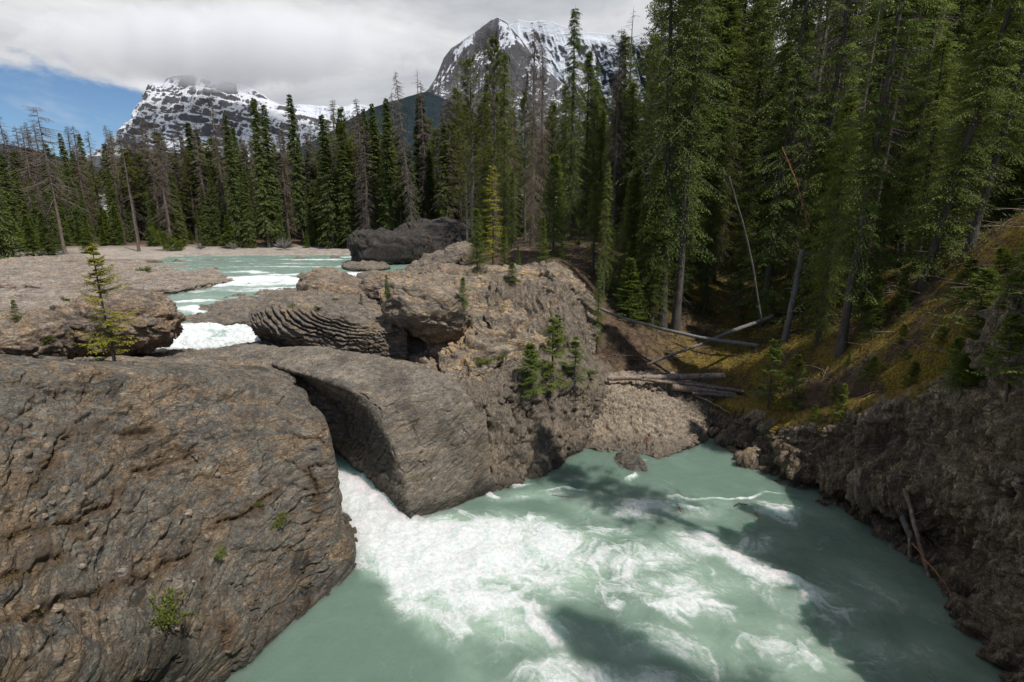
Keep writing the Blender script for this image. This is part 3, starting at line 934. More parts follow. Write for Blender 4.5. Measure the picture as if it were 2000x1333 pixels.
rock_from('rock_shelf', [sb, s0, s1, s2, s3, s4], 0.07, M['layer'], 'sloping grey rock shelf between the upper rapids and the white cascade', seed=14,
          big=0.2, bigs=0.5, mid=0.13, fine=0.05, strata=0.10, bed=(-0.2, -0.1, 1), lay=0.2, block=0.1, bsize=(1.2, 0.8, 0.25))
t0 = row((-700, 498, 72), (-300, 499, 72), (0, 499, 72), (180, 503, 72), (320, 511, 66), (420, 520, 60))
tb = [off(p, 0, 2, -1.5) for p in t0]
t1 = row((-700, 520, 52), (-300, 520, 52), (0, 520, 52), (200, 522, 52), (350, 530, 50), (440, 537, 47))
t2 = row((-700, 545, 41), (-300, 545, 41), (0, 548, 41), (200, 557, 38.5), (330, 558, 38.5), (455, 545, 44.5))
t3 = row((-700, 562, 39), (-300, 562, 39), (0, 562, 39), (200, 574, 36.3), (330, 572, 37.4), (458, 552, 44.3))
t4 = sunk(t3, 3.4, 0)
rock_from('rock_slab', [tb, t0, t1, t2, t3, t4], 0.10, M['flat'], 'wide pale layered rock slab reaching into the upper river from the left', seed=15,
          big=0.35, bigs=0.16, mid=0.20, mids=0.5, fine=0.05, strata=0.30, bed=(0.06, -0.04, 1), lay=0.16, warp=0.5, block=0.12, bsize=(3.0, 1.5, 0.3), finef=4)
u0 = row((-500, 562, 38), (-100, 562, 37), (80, 566, 36.5), (190, 574, 36), (310, 582, 35))
ub = [off(p, 0, 1, -1.5) for p in u0]
u1 = row((-500, 590, 31), (-100, 590, 31), (60, 590, 31), (160, 595, 30.5), (270, 600, 30))
u2 = row((-500, 616, 26), (-100, 614, 26.3), (30, 613, 26.5), (120, 617, 26), (220, 625, 25.6))
u3 = sunk(u2, 3.0, -0.4)
rock_from('rock_slab', [ub, u0, u1, u2, u3], 0.07, M['flat'], 'smooth grey rock slab left of the large rounded boulder, below the wide layered one', seed=16,
          big=0.3, bigs=0.2, mid=0.12, mids=0.6, fine=0.04, strata=0.12, bed=(0.06, -0.1, 1), lay=0.2, warp=0.5, block=0.07, bsize=(2.0, 1.2, 0.25), finef=5)
blob_rock('rock_block', P(768, 487, y=62), (4.8, 4.5, 2.15), R_(8), 0.13, M['black'], 'black cubic rock, shade put into its colour, at the bend of the upper river', seed=17, sq=0.5,
          big=0.8, bigs=0.22, mid=0.35, mids=0.7, fine=0.08, strata=0.1, block=0.5, bsize=(1.3, 1.5, 2.0), finef=3, fac=0.22, fsize=(2.8, 2.4, 3.4), crack=0.15)
blob_rock('rock_block', P(862, 478, y=65), (5.5, 4.0, 2.9), R_(-8), 0.15, M['black'], 'shaded dark rock wall behind the black cubic rock, under the trees', seed=18, sq=0.6,
          big=0.8, bigs=0.22, mid=0.35, mids=0.7, fine=0.08, strata=0.1, block=0.5, bsize=(1.3, 1.5, 2.0), finef=3, fac=0.22, fsize=(2.8, 2.4, 3.4), crack=0.15)
blob_rock('leaning_rock', P(850, 524, y=44), (3.6, 2.6, 1.15), R_(10), 0.08, M['layer'], 'grey wedge of ribbed rock in front of the black cubic rock', seed=19, sq=0.7,
          big=0.4, bigs=0.4, mid=0.2, fine=0.05, strata=0.16, bed=(0.8, 0, 0.6), lay=0.3, block=0.15, tilt=(0, R_(-22)), finef=5)
for i, (px, py, yy, rx, rz, lab) in enumerate([
        (352, 516, 62, 1.4, 0.35, 'small grey rock island beside the tip of the wide pale slab, the nearer of two'),
        (415, 514, 64, 1.9, 0.32, 'flat brown rocks in the green water beside the wide pale slab'),
        (602, 541, 47, 1.0, 0.35, 'small wet dark rock in the rapids above the golden boulder'),
        (636, 535, 48.5, 1.1, 0.5, 'taller of the small rocks in the rapids above the golden boulder'),
        (652, 545, 45.5, 1.2, 0.42, 'blue grey wet rock at the near edge of the rapids above the golden boulder'),
        (585, 508, 66, 0.9, 0.3, 'tiny dark rock breaking the far rapids, middle of the river'),
        (655, 506, 68, 0.9, 0.3, 'tiny dark rock breaking the far rapids, close to the black cubic rock'),
        (715, 521, 54, 3.2, 0.4, 'low dark ledge of rock at the waterline, foot of the black cubic rock'),
        (735, 543, 43, 1.8, 0.5, 'low rough brown rocks at the right end of the rapids')]):
    blob_rock('river_rock', P(px, py, y=yy), (rx, rx * 0.7, rz), 0.3 * i, 0.09, M['layer'], lab, seed=30 + i, sq=0.8, group='small rocks standing in the upper river',
              big=0.2, bigs=0.8, mid=0.12, fine=0.04, strata=0.05, block=0.1, bsize=(0.5, 0.5, 0.3), finef=4)
bs = Pz(1228, 912, -0.22)
blob_rock('sunken_rock', bs, (0.85, 0.7, 0.42), R_(-30), 0.04, M['fin'], 'brown boulder barely breaking the water near the back of the pool', seed=41, sq=0.85,
          big=0.2, bigs=0.8, mid=0.1, fine=0.02, strata=0.03, block=0.04)

# right bank cliff of upright shale
w2 = row((1392, 786, 23.8), (1440, 792, 22.6), (1500, 808, 21.0), (1580, 815, 19.0), (1665, 795, 17.4), (1755, 775, 15.9), (1850, 735, 14.3), (1912, 655, 12.9), (1995, 530, 11.6), (2120, 560, 10.2), (2400, 690, 8), (2900, 800, 5.5))
w1 = [off(p, 1.0, 0.3, 0.12) for p in w2]
w0 = [off(p, 2.2, 0.5, -1.6) for p in w2]
w3 = row((1388, 815, 23.2), (1440, 830, 22.0), (1510, 855, 20.2), (1590, 880, 18.2), (1675, 880, 16.6), (1765, 870, 15.3), (1855, 850, 13.7), (1935, 800, 12.2), (2020, 740, 10.9), (2160, 760, 9.4), (2450, 860, 7), (2900, 960, 5))
w4 = row((1387, 838, 22.7), (1443, 870, 21.3), (1520, 910, 19.2), (1605, 945, 17.2), (1690, 955, 15.6), (1775, 950, 14.5), (1865, 955, 12.9), (1960, 960, 11.3), (2060, 960, 9.9), (2220, 980, 8.3), (2500, 1050, 6), (2900, 1150, 4.2))
w4b = row((1387, 850, 22.5), (1446, 893, 21.1), (1535, 945, 18.9), (1630, 985, 17.0), (1735, 1020, 15.4), (1800, 1040, 14.2), (1880, 1075, 12.6), (1975, 1110, 10.9), (2080, 1150, 9.2), (2240, 1200, 7.5), (2500, 1300, 5.2), (2900, 1400, 3.6))
w5 = [Pz(1388, 858, 0), Pz(1450, 903, 0), Pz(1545, 955, 0), Pz(1655, 1010, 0), Pz(1760, 1075, 0), Pz(1810, 1110, 0), Pz(1872, 1195, 0), Pz(1928, 1300, 0), (10.4, 8.3, 0), (10.0, 6.5, 0), (9.8, 4, 0), (9.8, 1.0, 0)]
w5 = [off(p, 0.25, 0, 0) for p in w5]
w4b = [off(p, 0.35 if 3 <= i_ <= 6 else 0.12, 0, 0) for i_, p in enumerate(w4b)]
w6 = sunk(w5, -1.3, 0)


_wr = np.array([w0, w1, w2])
W_TOP = sum(int(np.clip(np.linalg.norm(_wr[i_ + 1] - _wr[i_], axis=1).max() / 0.045, 3, 260)) for i_ in (0, 1))


def disp_right(G, N):
    d = rockdisp(G, seed=20, big=0.35, bigs=0.45, mid=0.16, mids=1.0, fine=0.03, strata=0.0, bed=(-0.22, 0.35, 1),
                 block=0.30, bsize=(0.9, 0.4, 1.6), crack=0.16, bsoft=0.04, fac=0.22, fsize=(0.8, 0.34, 1.5), chips=0.055, csize=(0.26, 0.11, 0.45))
    # thin beds standing on edge
    s_ = (G @ np.array((-0.22, 0.93, 0.30))) / 0.26 + 1.3 * fbm(G * 0.5 + 77, 3) + 0.8 * fbm(G * np.array((0.2, 1.6, 0.2)) + 7, 2)
    kf = np.floor(s_)
    q0_ = _rv[_perm[kf.astype(int) & 255], 0]
    q1_ = _rv[_perm[(kf.astype(int) + 1) & 255], 0]
    fr = s_ - kf
    d = d + 0.34 * (q0_ + (q1_ - q0_) * sstep(0.86, 1.0, fr) - 0.5) - 0.10 * (1 - sstep(0.0, 0.10, np.abs(fr - 0.93)))
    fl = ridged(G * np.array((1.6, 3.6, 0.35)) + np.array((0, 0.5, 0)) * G[..., 2:3] + 5, 3)
    d = d + 0.22 * (fl - 0.5)
    # ragged ledges where harder beds stand out
    d = d + 0.30 * sstep(-0.02, 0.02, fbm(G * np.array((0.5, 0.6, 0.9)) + 31, 4))
    top = np.linspace(0, 1, G.shape[0])[:, None]
    zt = G[..., 2] - G[W_TOP, :, 2][None]
    d = d * (0.22 + 0.78 * sstep(-0.05, -0.5, zt))
    # bulge beside the undercut
    c = np.array(P(1680, 925, y=15.7))
    rr = np.linalg.norm((G - c) / np.array((1.1, 1.1, 0.9)), axis=2)
    d = d + 0.45 * np.exp(-rr ** 2)
    c = np.array(P(1565, 880, y=18.6))
    rr = np.linalg.norm((G - c) / np.array((0.9, 0.9, 0.8)), axis=2)
    d = d + 0.30 * np.exp(-rr ** 2)
    return d


def right_attrs(G):
    k = W_TOP
    zt = G[..., 2] - G[k, :, 2][None]
    u, v = to_px(G)
    reach = 0.15 + 0.7 * fbm(G * np.array((0.6, 0.6, 0.15)) + 3, 3) - 0.7 * sstep(1860, 1930, u)
    return {'mossy': sstep(-0.12, 0.05, zt + reach + 0.5 * fbm(G * 1.8 + 9, 4)) * 0.95}


rock_from('rock_cliff', [w0, w1, w2, w3, w4, w4b, w5, w6], 0.045, M['shaledark'],
          'dark shaded cliff of upright flaky shale at the right side of the pool', cat='cliff', disp=disp_right, attrs=right_attrs)
# ------------------------------------------------------------------ ground as one sheet
GP = [P(1110, 520, y=32), P(1000, 487, y=40), P(920, 528, y=34), P(300, 472, y=93), P(600, 478, y=88), P(450, 489, y=80), P(650, 489, y=80), P(250, 489, y=80), P(200, 497, y=74), P(450, 496, y=75), P(1250, 450, y=45), P(1300, 432, y=60),
      P(1210, 610, y=30), P(1300, 650, y=30), P(1450, 640, y=30), P(1250, 700, y=27.5), P(1350, 725, y=27), P(1430, 735, y=26),
      P(1500, 700, y=24.5), P(1180, 560, y=33), P(1150, 490, y=38), P(1080, 505, y=33), P(1350, 560, y=36), P(1480, 560, y=36), P(1200, 650, y=28),
      P(1500, 775, y=21.2), P(1640, 780, y=18.4), P(1600, 680, y=22), P(1700, 580, y=24.5), P(1820, 640, y=17.8), P(1800, 715, y=15.8), P(1740, 745, y=16.6),
      P(1905, 590, y=14.6), P(1990, 488, y=13.5), P(1895, 482, y=18.5), P(2050, 400, y=17), P(1600, 500, y=36), P(1700, 470, y=40),
      (11, 24.4, 1.2), (12.5, 22.6, 1.2),
      (30, 20, 12.5), (40, 40, 14), (30, 60, 13), (60, 20, 18), (70, 80, 20), (20, 5, 9.5), (15, -3, 7.5), (12.5, 5, 7.3), (11.5, 0, 7), (13, 9, 8.2), (0, -1, 8.3), (0, -12, 8.8), (40, -20, 16),
      (0, 62, 7.6), (8, 66, 8.8), (0, 76, 7.2), (-12, 64, 6.0), (20, 80, 10), (0, 110, 8), (40, 120, 14), (-60, 100, 6.6), (-120, 90, 6.6),
      (-8, 45, 5.0), (-3.5, 40, 5.4), (0, 36, 6.2), (-4, 34, 5.2), (-70, 55, 5.6), (-45, 45, 4.4), (-45, 75, 5.6), (-30, 30, 3.6), (-24, 20, 4), (-20, 10, 5),
      (-14, 7, 3.5), (-9, 12, 2.0), (-8, 17, 1.5), (-8, 21, 2.5), (-6, 27, 2.6), (-2.5, 24, 2.6), (-14, 27, 2.6), (-10, 33, 3.5), (-3, 29, 4.2), (0, 26, 3.0), (2, 25.5, 3.2), (-2, 21, 1.2), (1, 22.0, 1.5),
      (4.5, 25.5, 1.2), (7.5, 26, 1.4), (3.8, 28.5, 4.5), (1.5, 31.5, 6.4), (-1, 32, 6.0), (3.5, 31, 6.2)]
GP = np.array(GP, float)
POOL = np.array([(-9, 1.0), (-9, 7), (-6.5, 9.3), (-4.9, 13.5), (-8, 22), (-5, 21), (-2.6, 15.7), (-1.2, 17.3), (1.7, 19.2), (3.0, 21.4), (6.5, 20.9), (9.1, 22.3), (11.2, 18.0), (12.2, 15.0), (12.5, 13.4), (11.9, 11.5), (10.9, 9.4), (10.2, 5), (9.5, 1.0)])


def poly_sd(pts, X, Y):
    """signed distance to polygon (negative inside)"""
    d = np.full(X.shape, 1e9)
    ins = np.zeros(X.shape, bool)
    n = len(pts)
    for i in range(n):
        ax, ay = pts[i]
        bx, by = pts[(i + 1) % n]
        ex, ey = bx - ax, by - ay
        t = np.clip(((X - ax) * ex + (Y - ay) * ey) / (ex * ex + ey * ey), 0, 1)
        d = np.minimum(d, np.hypot(X - ax - t * ex, Y - ay - t * ey))
        c = ((ay > Y) != (by > Y)) & (X < ex * (Y - ay) / (ey if ey else 1e-9) + ax)
        ins ^= c
    return np.where(ins, -d, d)


_r = lambda x1, y1, x2, y2: np.hypot(x1 - x2, y1 - y2)
_K = _r(GP[:, 0][:, None], GP[:, 1][:, None], GP[:, 0][None], GP[:, 1][None]) + 0.0
_n = len(GP)
_A = np.zeros((_n + 3, _n + 3))
_A[:_n, :_n] = _K - np.eye(_n) * 0.15
_A[:_n, _n] = 1
_A[:_n, _n + 1:] = GP[:, :2]
_A[_n, :_n] = 1
_A[_n + 1:, :_n] = GP[:, :2].T
_wt = np.linalg.solve(_A, np.concatenate([GP[:, 2], np.zeros(3)]))


def gbase(X, Y):
    X = np.asarray(X, float)
    Y = np.asarray(Y, float)
    Xc, Yc = np.clip(X, -150, 100), np.clip(Y, -40, 150)
    z = _wt[_n] + _wt[_n + 1] * Xc + _wt[_n + 2] * Yc
    for i in range(_n):
        z = z + _wt[i] * np.hypot(Xc - GP[i, 0], Yc - GP[i, 1])
    return z


# upper river corridor (world), carved below the water
RIV = np.array([P(300, 508, z=5.2)[:2], P(345, 501, z=5.2)[:2], P(500, 499, z=5.2)[:2], P(720, 498, z=5.2)[:2], P(860, 502, z=5.1)[:2], P(880, 530, z=5.0)[:2],
                P(800, 545, z=5.0)[:2], P(740, 552, z=4.9)[:2], P(640, 575, z=4.8)[:2], P(540, 600, z=4.5)[:2], P(500, 640, z=4.2)[:2], P(520, 690, z=3.5)[:2], P(250, 700, z=3.5)[:2], P(60, 660, z=4)[:2], P(-60, 640, z=4)[:2], P(-60, 600, z=4.5)[:2],
                P(250, 580, z=4.8)[:2], P(440, 545, z=5.0)[:2], P(330, 512, z=5.2)[:2]])


def gz(X, Y, rough=True):
    X = np.asarray(X, float)
    Y = np.asarray(Y, float)
    z = gbase(X, Y)
    far = np.hypot(X, Y)
    if rough:
        Q = np.stack([X, Y, X * 0], -1)
        amp = sstep(-2, 3, X - 0.1 * Y) * 0.8 + 0.2
        hm = sstep(9, 12, X) * sstep(30, 24, Y)
        z = z + hm * (0.16 * ridged(Q * 0.8 + 3, 3) + 0.07 * fbm(Q * 4.5, 3))
        z = z + amp * (0.45 * fbm(Q * 0.22, 3) + 0.16 * fbm(Q * 0.9 + 5, 3) + 0.06 * fbm(Q * 3.1 + 8, 3)) * sstep(1.0, 2.0, np.hypot(X, Y))
    # far bank: gravel bar ramps up to a low cut bank under the trees
    bar = sstep(0, 1, (Y - 86) / 3.0) * sstep(5, -5, X)
    d = poly_sd(POOL, X, Y)
    z = np.where(d < 1.7, np.minimum(z, -1.5 + (z + 1.5) * sstep(0.5, 1.7, d)), z)
    inb = (X > -15) & (X < -3.2) & (Y > 4) & (Y < 17.5)
    z = np.where(inb, np.minimum(z, 0.8), z)
    inb = (X > -3.2) & (X < 9.0) & (Y > 14) & (Y < 24.4)
    z = np.where(inb, np.minimum(z, 0.3), z)
    d2 = poly_sd(RIV, X, Y)
    m = sstep(0.0, 2.2 + 0.02 * far, d2)
    rb = np.minimum(z, 4.0 - 0.8 * sstep(40, 25, Y))
    z = rb + (z - rb) * m
    z = np.where((Y > 60) & (Y < 82) & (X < 0) & (d2 > 0), np.maximum(z, 5.28 + 0.0 * z), z)
    return z


def ground_grid(x0, x1, y0, y1, st, hole=None):
    xs = np.arange(x0, x1 + st / 2, st)
    ys = np.arange(y0, y1 + st / 2, st)
    X, Y = np.meshgrid(xs, ys)
    return X, Y


# non-uniform grid: fine near the gorge, coarse to the horizon
def axis(segs):
    a = []
    for s, e, st in segs:
        a.append(np.arange(s, e, st))
    a.append([segs[-1][1]])
    return np.concatenate(a)


gx = axis([(-9000, -2000, 1400), (-2000, -300, 200), (-300, -60, 12), (-60, -16, 1.0), (-16, 0, 0.35), (0, 22, 0.12), (22, 45, 0.5), (45, 120, 3), (120, 400, 40), (400, 2000, 200), (2000, 9000, 1400)])
gy = axis([(-3000, -300, 500), (-300, -40, 26), (-40, 8, 2.0), (8, 36, 0.13), (36, 60, 0.4), (60, 104, 0.7), (104, 200, 6), (200, 1000, 80), (1000, 9000, 800)])
GX, GY = np.meshgrid(gx, gy)
GZ = gz(GX, GY)
me = raw_mesh('ground', np.stack([GX, GY, GZ], -1).reshape(-1, 3), grid_faces(*GX.shape)[:, ::-1], None)

m, t, b, out = new_mat('forest_floor')
tc = t.n('ShaderNodeTexCoord')
o = tc.outputs['Object']
sp = t.n('ShaderNodeSeparateXYZ', {0: o})
nA = t.noise(o, 0.35, 6, 0.6, 0.5)
nB = t.noise(o, 2.2, 8, 0.7, 0.6)
nC = t.noise(o, 14.0, 6, 0.75)
col = t.mix(t.smooth(nB, 0.40, 0.62), (0.062, 0.040, 0.026), (0.135, 0.090, 0.060))
col = t.mix(t.math('MULTIPLY', t.smooth(nC, 0.5, 0.68), 0.6), col, (0.20, 0.155, 0.115))
mossz = t.math('ADD', t.math('MULTIPLY', nA, 0.55), t.math('MULTIPLY', nB, 0.45))
rightside = t.smooth(sp.outputs[0], 7.0, 11.0)
mf = t.math('MULTIPLY', t.math('MULTIPLY', t.smooth(mossz, 0.43, 0.53), 0.9), rightside)
mossc = t.mix(t.smooth(nC, 0.40, 0.65), (0.075, 0.052, 0.012), (0.30, 0.215, 0.028))
col = t.mix(mf, col, mossc)
# gravel bar on the far bank
gmask = t.math('MULTIPLY', t.math('SUBTRACT', 1.0, t.smooth(t.math('ADD', sp.outputs[2], t.math('MULTIPLY', nB, 0.5)), 5.85, 6.3)), t.math('SUBTRACT', 1.0, t.smooth(sp.outputs[0], -4.0, 0.0)))
gmask = t.math('MULTIPLY', gmask, t.smooth(sp.outputs[1], 60.0, 66.0))
vg = t.n('ShaderNodeTexVoronoi', {'Scale': 2.4})
t.l(o, vg.inputs['Vector'])
sepc = t.n('ShaderNodeSeparateColor', {0: vg.outputs['Color']})
grav = t.mix(sepc.outputs[0], (0.20, 0.17, 0.145), (0.38, 0.33, 0.28))
grav = t.mix(t.smooth(nA, 0.5, 0.6), grav, (0.33, 0.29, 0.25))
col = t.mix(gmask, col, grav)
t.l(col, b.inputs['Base Color'])
b.inputs['Roughness'].default_value = 0.95
b.inputs['Specular IOR Level'].default_value = 0.15
bp = t.n('ShaderNodeBump', {'Height': t.math('ADD', t.math('MULTIPLY', nB, 1.0), t.math('MULTIPLY', nC, 0.5)), 'Distance': 0.10, 'Strength': 0.9})
t.l(bp.outputs[0], b.inputs['Normal'])
M['ground'] = m
me.materials.append(m)
tag(link('ground', me), 'forest floor, moss slope and gravel bar', None, kind='structure')

# surfaces that things stand on
from mathutils.bvhtree import BVHTree
_dg = bpy.context.evaluated_depsgraph_get()
BV = [(o.name, BVHTree.FromObject(o, _dg)) for o in SC.objects if o.type == 'MESH' and 'water' not in o.name]
CAMP = Vector((0, 0, CAM_Z))


def hit(px, py):
    d = Vector(ray(px, py)).normalized()
    best = None
    for nm, b_ in BV:
        r = b_.ray_cast(CAMP, d)
        if r[0] is not None and (best is None or r[3] < best[3]):
            best = r
    return (Vector(best[0]), Vector(best[1])) if best else (None, None)


def drop(x, y, z=40):
    best = None
    for nm, b_ in BV:
        r = b_.ray_cast(Vector((x, y, z)), Vector((0, 0, -1)))
        if r[0] is not None and (best is None or r[0].z > best):
            best = r[0].z
    return best
# ------------------------------------------------------------------ water
def water_mat(name, deep, shallow, foamc=(0.76, 0.80, 0.79), fs=1.0, flow=(1, 1, 1), fine=1.0, sss=0.0):
    m, t, b, out = new_mat(name)
    tc = t.n('ShaderNodeTexCoord')
    o = t.mapping(tc.outputs['Object'], scale=flow)
    at = t.n('ShaderNodeAttribute', attribute_name='foam').outputs['Fac']
    n0 = t.noise(o, 0.55 * fs, 5, 0.55, 0.8)
    n2 = t.noise(t.mapping(o, loc=(4, 9, 0)), 3.6 * fs, 8, 0.70, 1.2)
    n3 = t.noise(t.mapping(o, loc=(7, 2, 0)), 12.0 * fs * fine, 5, 0.7, 0.8)
    fr = t.n('ShaderNodeAttribute', attribute_name='froth').outputs['Fac']
    k = t.math('ADD', fr, t.math('ADD', t.math('MULTIPLY', t.math('SUBTRACT', n2, 0.5), 0.55), t.math('MULTIPLY', t.math('SUBTRACT', n3, 0.5), 0.45)))
    foam = t.math('MULTIPLY', t.smooth(k, 0.06, 1.12), 0.97)
    # milky green of suspended silt
    aer = t.smooth(t.math('ADD', at, t.math('MULTIPLY', t.math('SUBTRACT', n0, 0.5), 0.7)), 0.0, 0.75)
    wc = t.mix(aer, deep, shallow)
    fv = t.mix(t.smooth(t.math('ADD', t.math('MULTIPLY', n2, 0.5), t.math('MULTIPLY', n3, 0.5)), 0.38, 0.62), tuple(c * 0.72 for c in foamc), foamc)
    col = t.mix(foam, wc, fv)
    t.l(col, b.inputs['Base Color'])
    t.l(t.math('ADD', 0.10, t.math('MULTIPLY', foam, 0.55)), b.inputs['Roughness'])
    b.inputs['Subsurface Weight'].default_value = sss
    b.inputs['Subsurface Radius'].default_value = (0.55, 1.0, 0.85)
    b.inputs['Subsurface Scale'].default_value = 1.4
    b.inputs['IOR'].default_value = 1.33
    b.inputs['Specular IOR Level'].default_value = 0.5
    hb = t.math('ADD', t.math('MULTIPLY', n3, 0.5), t.math('ADD', t.math('MULTIPLY', n2, 0.8), t.math('MULTIPLY', foam, 0.5)))
    bp = t.n('ShaderNodeBump', {'Height': hb, 'Distance': 0.12, 'Strength': 0.7})
    t.l(bp.outputs[0], b.inputs['Normal'])
    return m


M['pool'] = water_mat('glacial_pool_water', (0.135, 0.205, 0.162), (0.350, 0.475, 0.375), sss=0.85)
M['river'] = water_mat('glacial_river_water', (0.185, 0.275, 0.225), (0.36, 0.455, 0.40), fs=0.6, flow=(0.8, 1.6, 1), fine=0.9)

xs = np.arange(-10.5, 13.5, 0.042)
ys = np.arange(4.5, 24.0, 0.042)
X, Y = np.meshgrid(xs, ys)
foam = np.zeros_like(X)


def blob(px, py, rx, ry, a, ang=0.0):
    global foam
    c = Pz(px, py, 0)
    dx, dy = X - c[0], Y - c[1]
    ca, sa = math.cos(ang), math.sin(ang)
    u, v = dx * ca + dy * sa, -dx * sa + dy * ca
    foam = np.maximum(foam, a * np.exp(-((u / rx) ** 2 + (v / ry) ** 2)))


Q = np.stack([X, Y, X * 0], -1)
Xw, Yw = X.copy(), Y.copy()
X = X + 0.8 * fbm(Q * 0.35, 3) + 0.25 * fbm(Q * 1.2 + 8, 3)
Y = Y + 0.8 * fbm(Q * 0.35 + 50, 3) + 0.25 * fbm(Q * 1.2 + 28, 3)
blob(735, 985, 1.6, 2.4, 1.3)
blob(790, 1060, 2.3, 1.7, 1.25)
blob(930, 1080, 3.0, 1.7, 1.15)
blob(850, 1130, 2.0, 1.6, 1.15)
blob(900, 1170, 2.2, 1.2, 1.0)
blob(1060, 1060, 2.4, 1.3, 0.85)
blob(1130, 1100, 2.6, 1.4, 0.62)
blob(1250, 1090, 2.2, 1.4, 0.52)
blob(1400, 1060, 2.2, 0.9, 0.50)
blob(1520, 1130, 1.7, 0.45, 0.80, -0.55)
blob(1430, 1090, 1.6, 0.5, 0.62, -0.3)
blob(1250, 990, 3.2, 0.9, 0.5)
blob(1600, 1180, 2.4, 1.3, 0.34)
blob(1330, 1160, 2.6, 1.2, 0.5)
blob(1700, 1150, 1.8, 1.6, 0.22)
blob(1500, 1010, 2.2, 0.8, 0.3)
blob(1820, 1290, 1.2, 1.4, 0.25)
blob(1060, 970, 2.8, 0.45, 0.40)
blob(960, 1220, 2.2, 1.2, 0.80)
blob(1250, 1250, 3.0, 1.0, 0.48)
blob(1180, 1330, 3.2, 0.9, 0.55)
blob(1500, 1270, 3.2, 1.2, 0.36)
blob(1700, 1290, 2.6, 1.2, 0.30)
blob(1330, 985, 0.5, 0.3, 0.75)
blob(945, 967, 0.45, 0.18, 1.1)
blob(1010, 950, 0.5, 0.12, 0.75)
blob(1235, 897, 0.35, 0.2, 0.6)
blob(1240, 932, 0.22, 0.3, 0.75)
blob(1100, 963, 1.3, 0.12, 0.6)
blob(1400, 970, 2.4, 0.10, 0.55)
blob(840, 1015, 1.1, 0.35, 0.7)
X, Y = Xw, Yw
# calm green wedge at lower left
wedge = sstep(-0.2, 0.9, (X - (-5.0 + 0.33 * (Y - 13.6) * -1.0 * 0)) + 0.0)
lx = np.interp(Y, [2, 9.3, 10.6, 12.3, 13.4, 14.2], [-1.0, -1.9, -2.6, -3.9, -4.9, -7])
foam *= sstep(-0.25, 0.9, X - lx + 0.5 * fbm(Q * 0.8 + 3, 3))
foam = np.clip(foam + 0.05 * sstep(3, 8, X), 0, 1.4)


def froth(Q, dens, sc=1.0, an=(1, 1, 1)):
    """wispy foam by repeated domain warping"""
    an = np.array(an)
    q = Q * sc * an
    v = lambda q, o: np.stack([fbm(q + o, 3), fbm(q + o + 37, 3), q[..., 2] * 0], -1)
    q1 = q + 0.9 * v(q * 0.45, 1)
    q2 = q1 + 0.42 * v(q1 * 1.1, 7)
    q3 = q2 + 0.16 * v(q2 * 3.0, 17)
    body = fbm(q3 * 0.9 + 3, 5, 0.58)
    fil = 1 - np.abs(perlin(q3 * 1.25 + 11)) * 3.2
    fil2 = 1 - np.abs(perlin(q3 * 2.9 + 21)) * 3.0
    fil3 = 1 - np.abs(perlin(q3 * 6.3 + 51)) * 2.8
    lines = np.maximum(np.clip(fil, 0, 1) ** 2.2, np.maximum(0.75 * np.clip(fil2, 0, 1) ** 2.2, 0.5 * np.clip(fil3, 0, 1) ** 2))
    gate = sstep(0.04, 0.5, dens + 0.35 * fbm(q * 0.5 + 71, 3))
    core = (dens - 0.30) * 1.6 + body * 0.95
    return np.maximum(core, 0) + lines * gate * (0.42 + 0.6 * dens) * (0.6 + 0.9 * np.clip(body + 0.35, 0, 1))


fr_ = froth(Q, foam, 0.9)
rip = 0.5 + 0.5 * sstep(0.1, 0.7, foam)
ang = np.array((0.9, 0.7, 1.0))
Z = 0.030 * fbm(Q * 1.1, 4) + rip * (0.020 * ridged(Q * np.array((1.6, 2.6, 1)) + 4, 4)) + 0.26 * sstep(0.4, 1.1, foam) * fbm(Q * np.array((0.8, 1.5, 1)) + 9, 5) + 0.09 * sstep(0.3, 0.9, foam) * ridged(Q * np.array((1.8, 3.0, 1)), 4)
# the torrent slides down out of the slot
c1_, c2_ = Pz(740, 960, 0), Pz(760, 1060, 0)
chan = sstep(13.8, 18.0, Y) * sstep(-2.2, -3.6, X - 0.25 * (Y - 16) * 0) * sstep(15.2, 16.8, Y + 0.0 * X)
Z = Z + 0.75 * sstep(14.6, 18.2, Y) * sstep(-2.9, -3.7, X + 0.35 * (Y - 15.7))
foam = np.where((Y > 15.0) & (X < -3.2), np.maximum(foam, 1.2), foam)
fr_ = np.where((Y > 15.0) & (X < -3.2), np.maximum(fr_, 0.9), fr_)
Z = Z + 0.03 * np.clip(fr_, 0, 1.2)
me = raw_mesh('pool_water', np.stack([X, Y, Z], -1).reshape(-1, 3), grid_faces(*X.shape)[:, ::-1], M['pool'], attrs={'foam': foam, 'froth': fr_})
tag(link('pool_water', me), 'milky green pool with white foam', None, kind='structure')

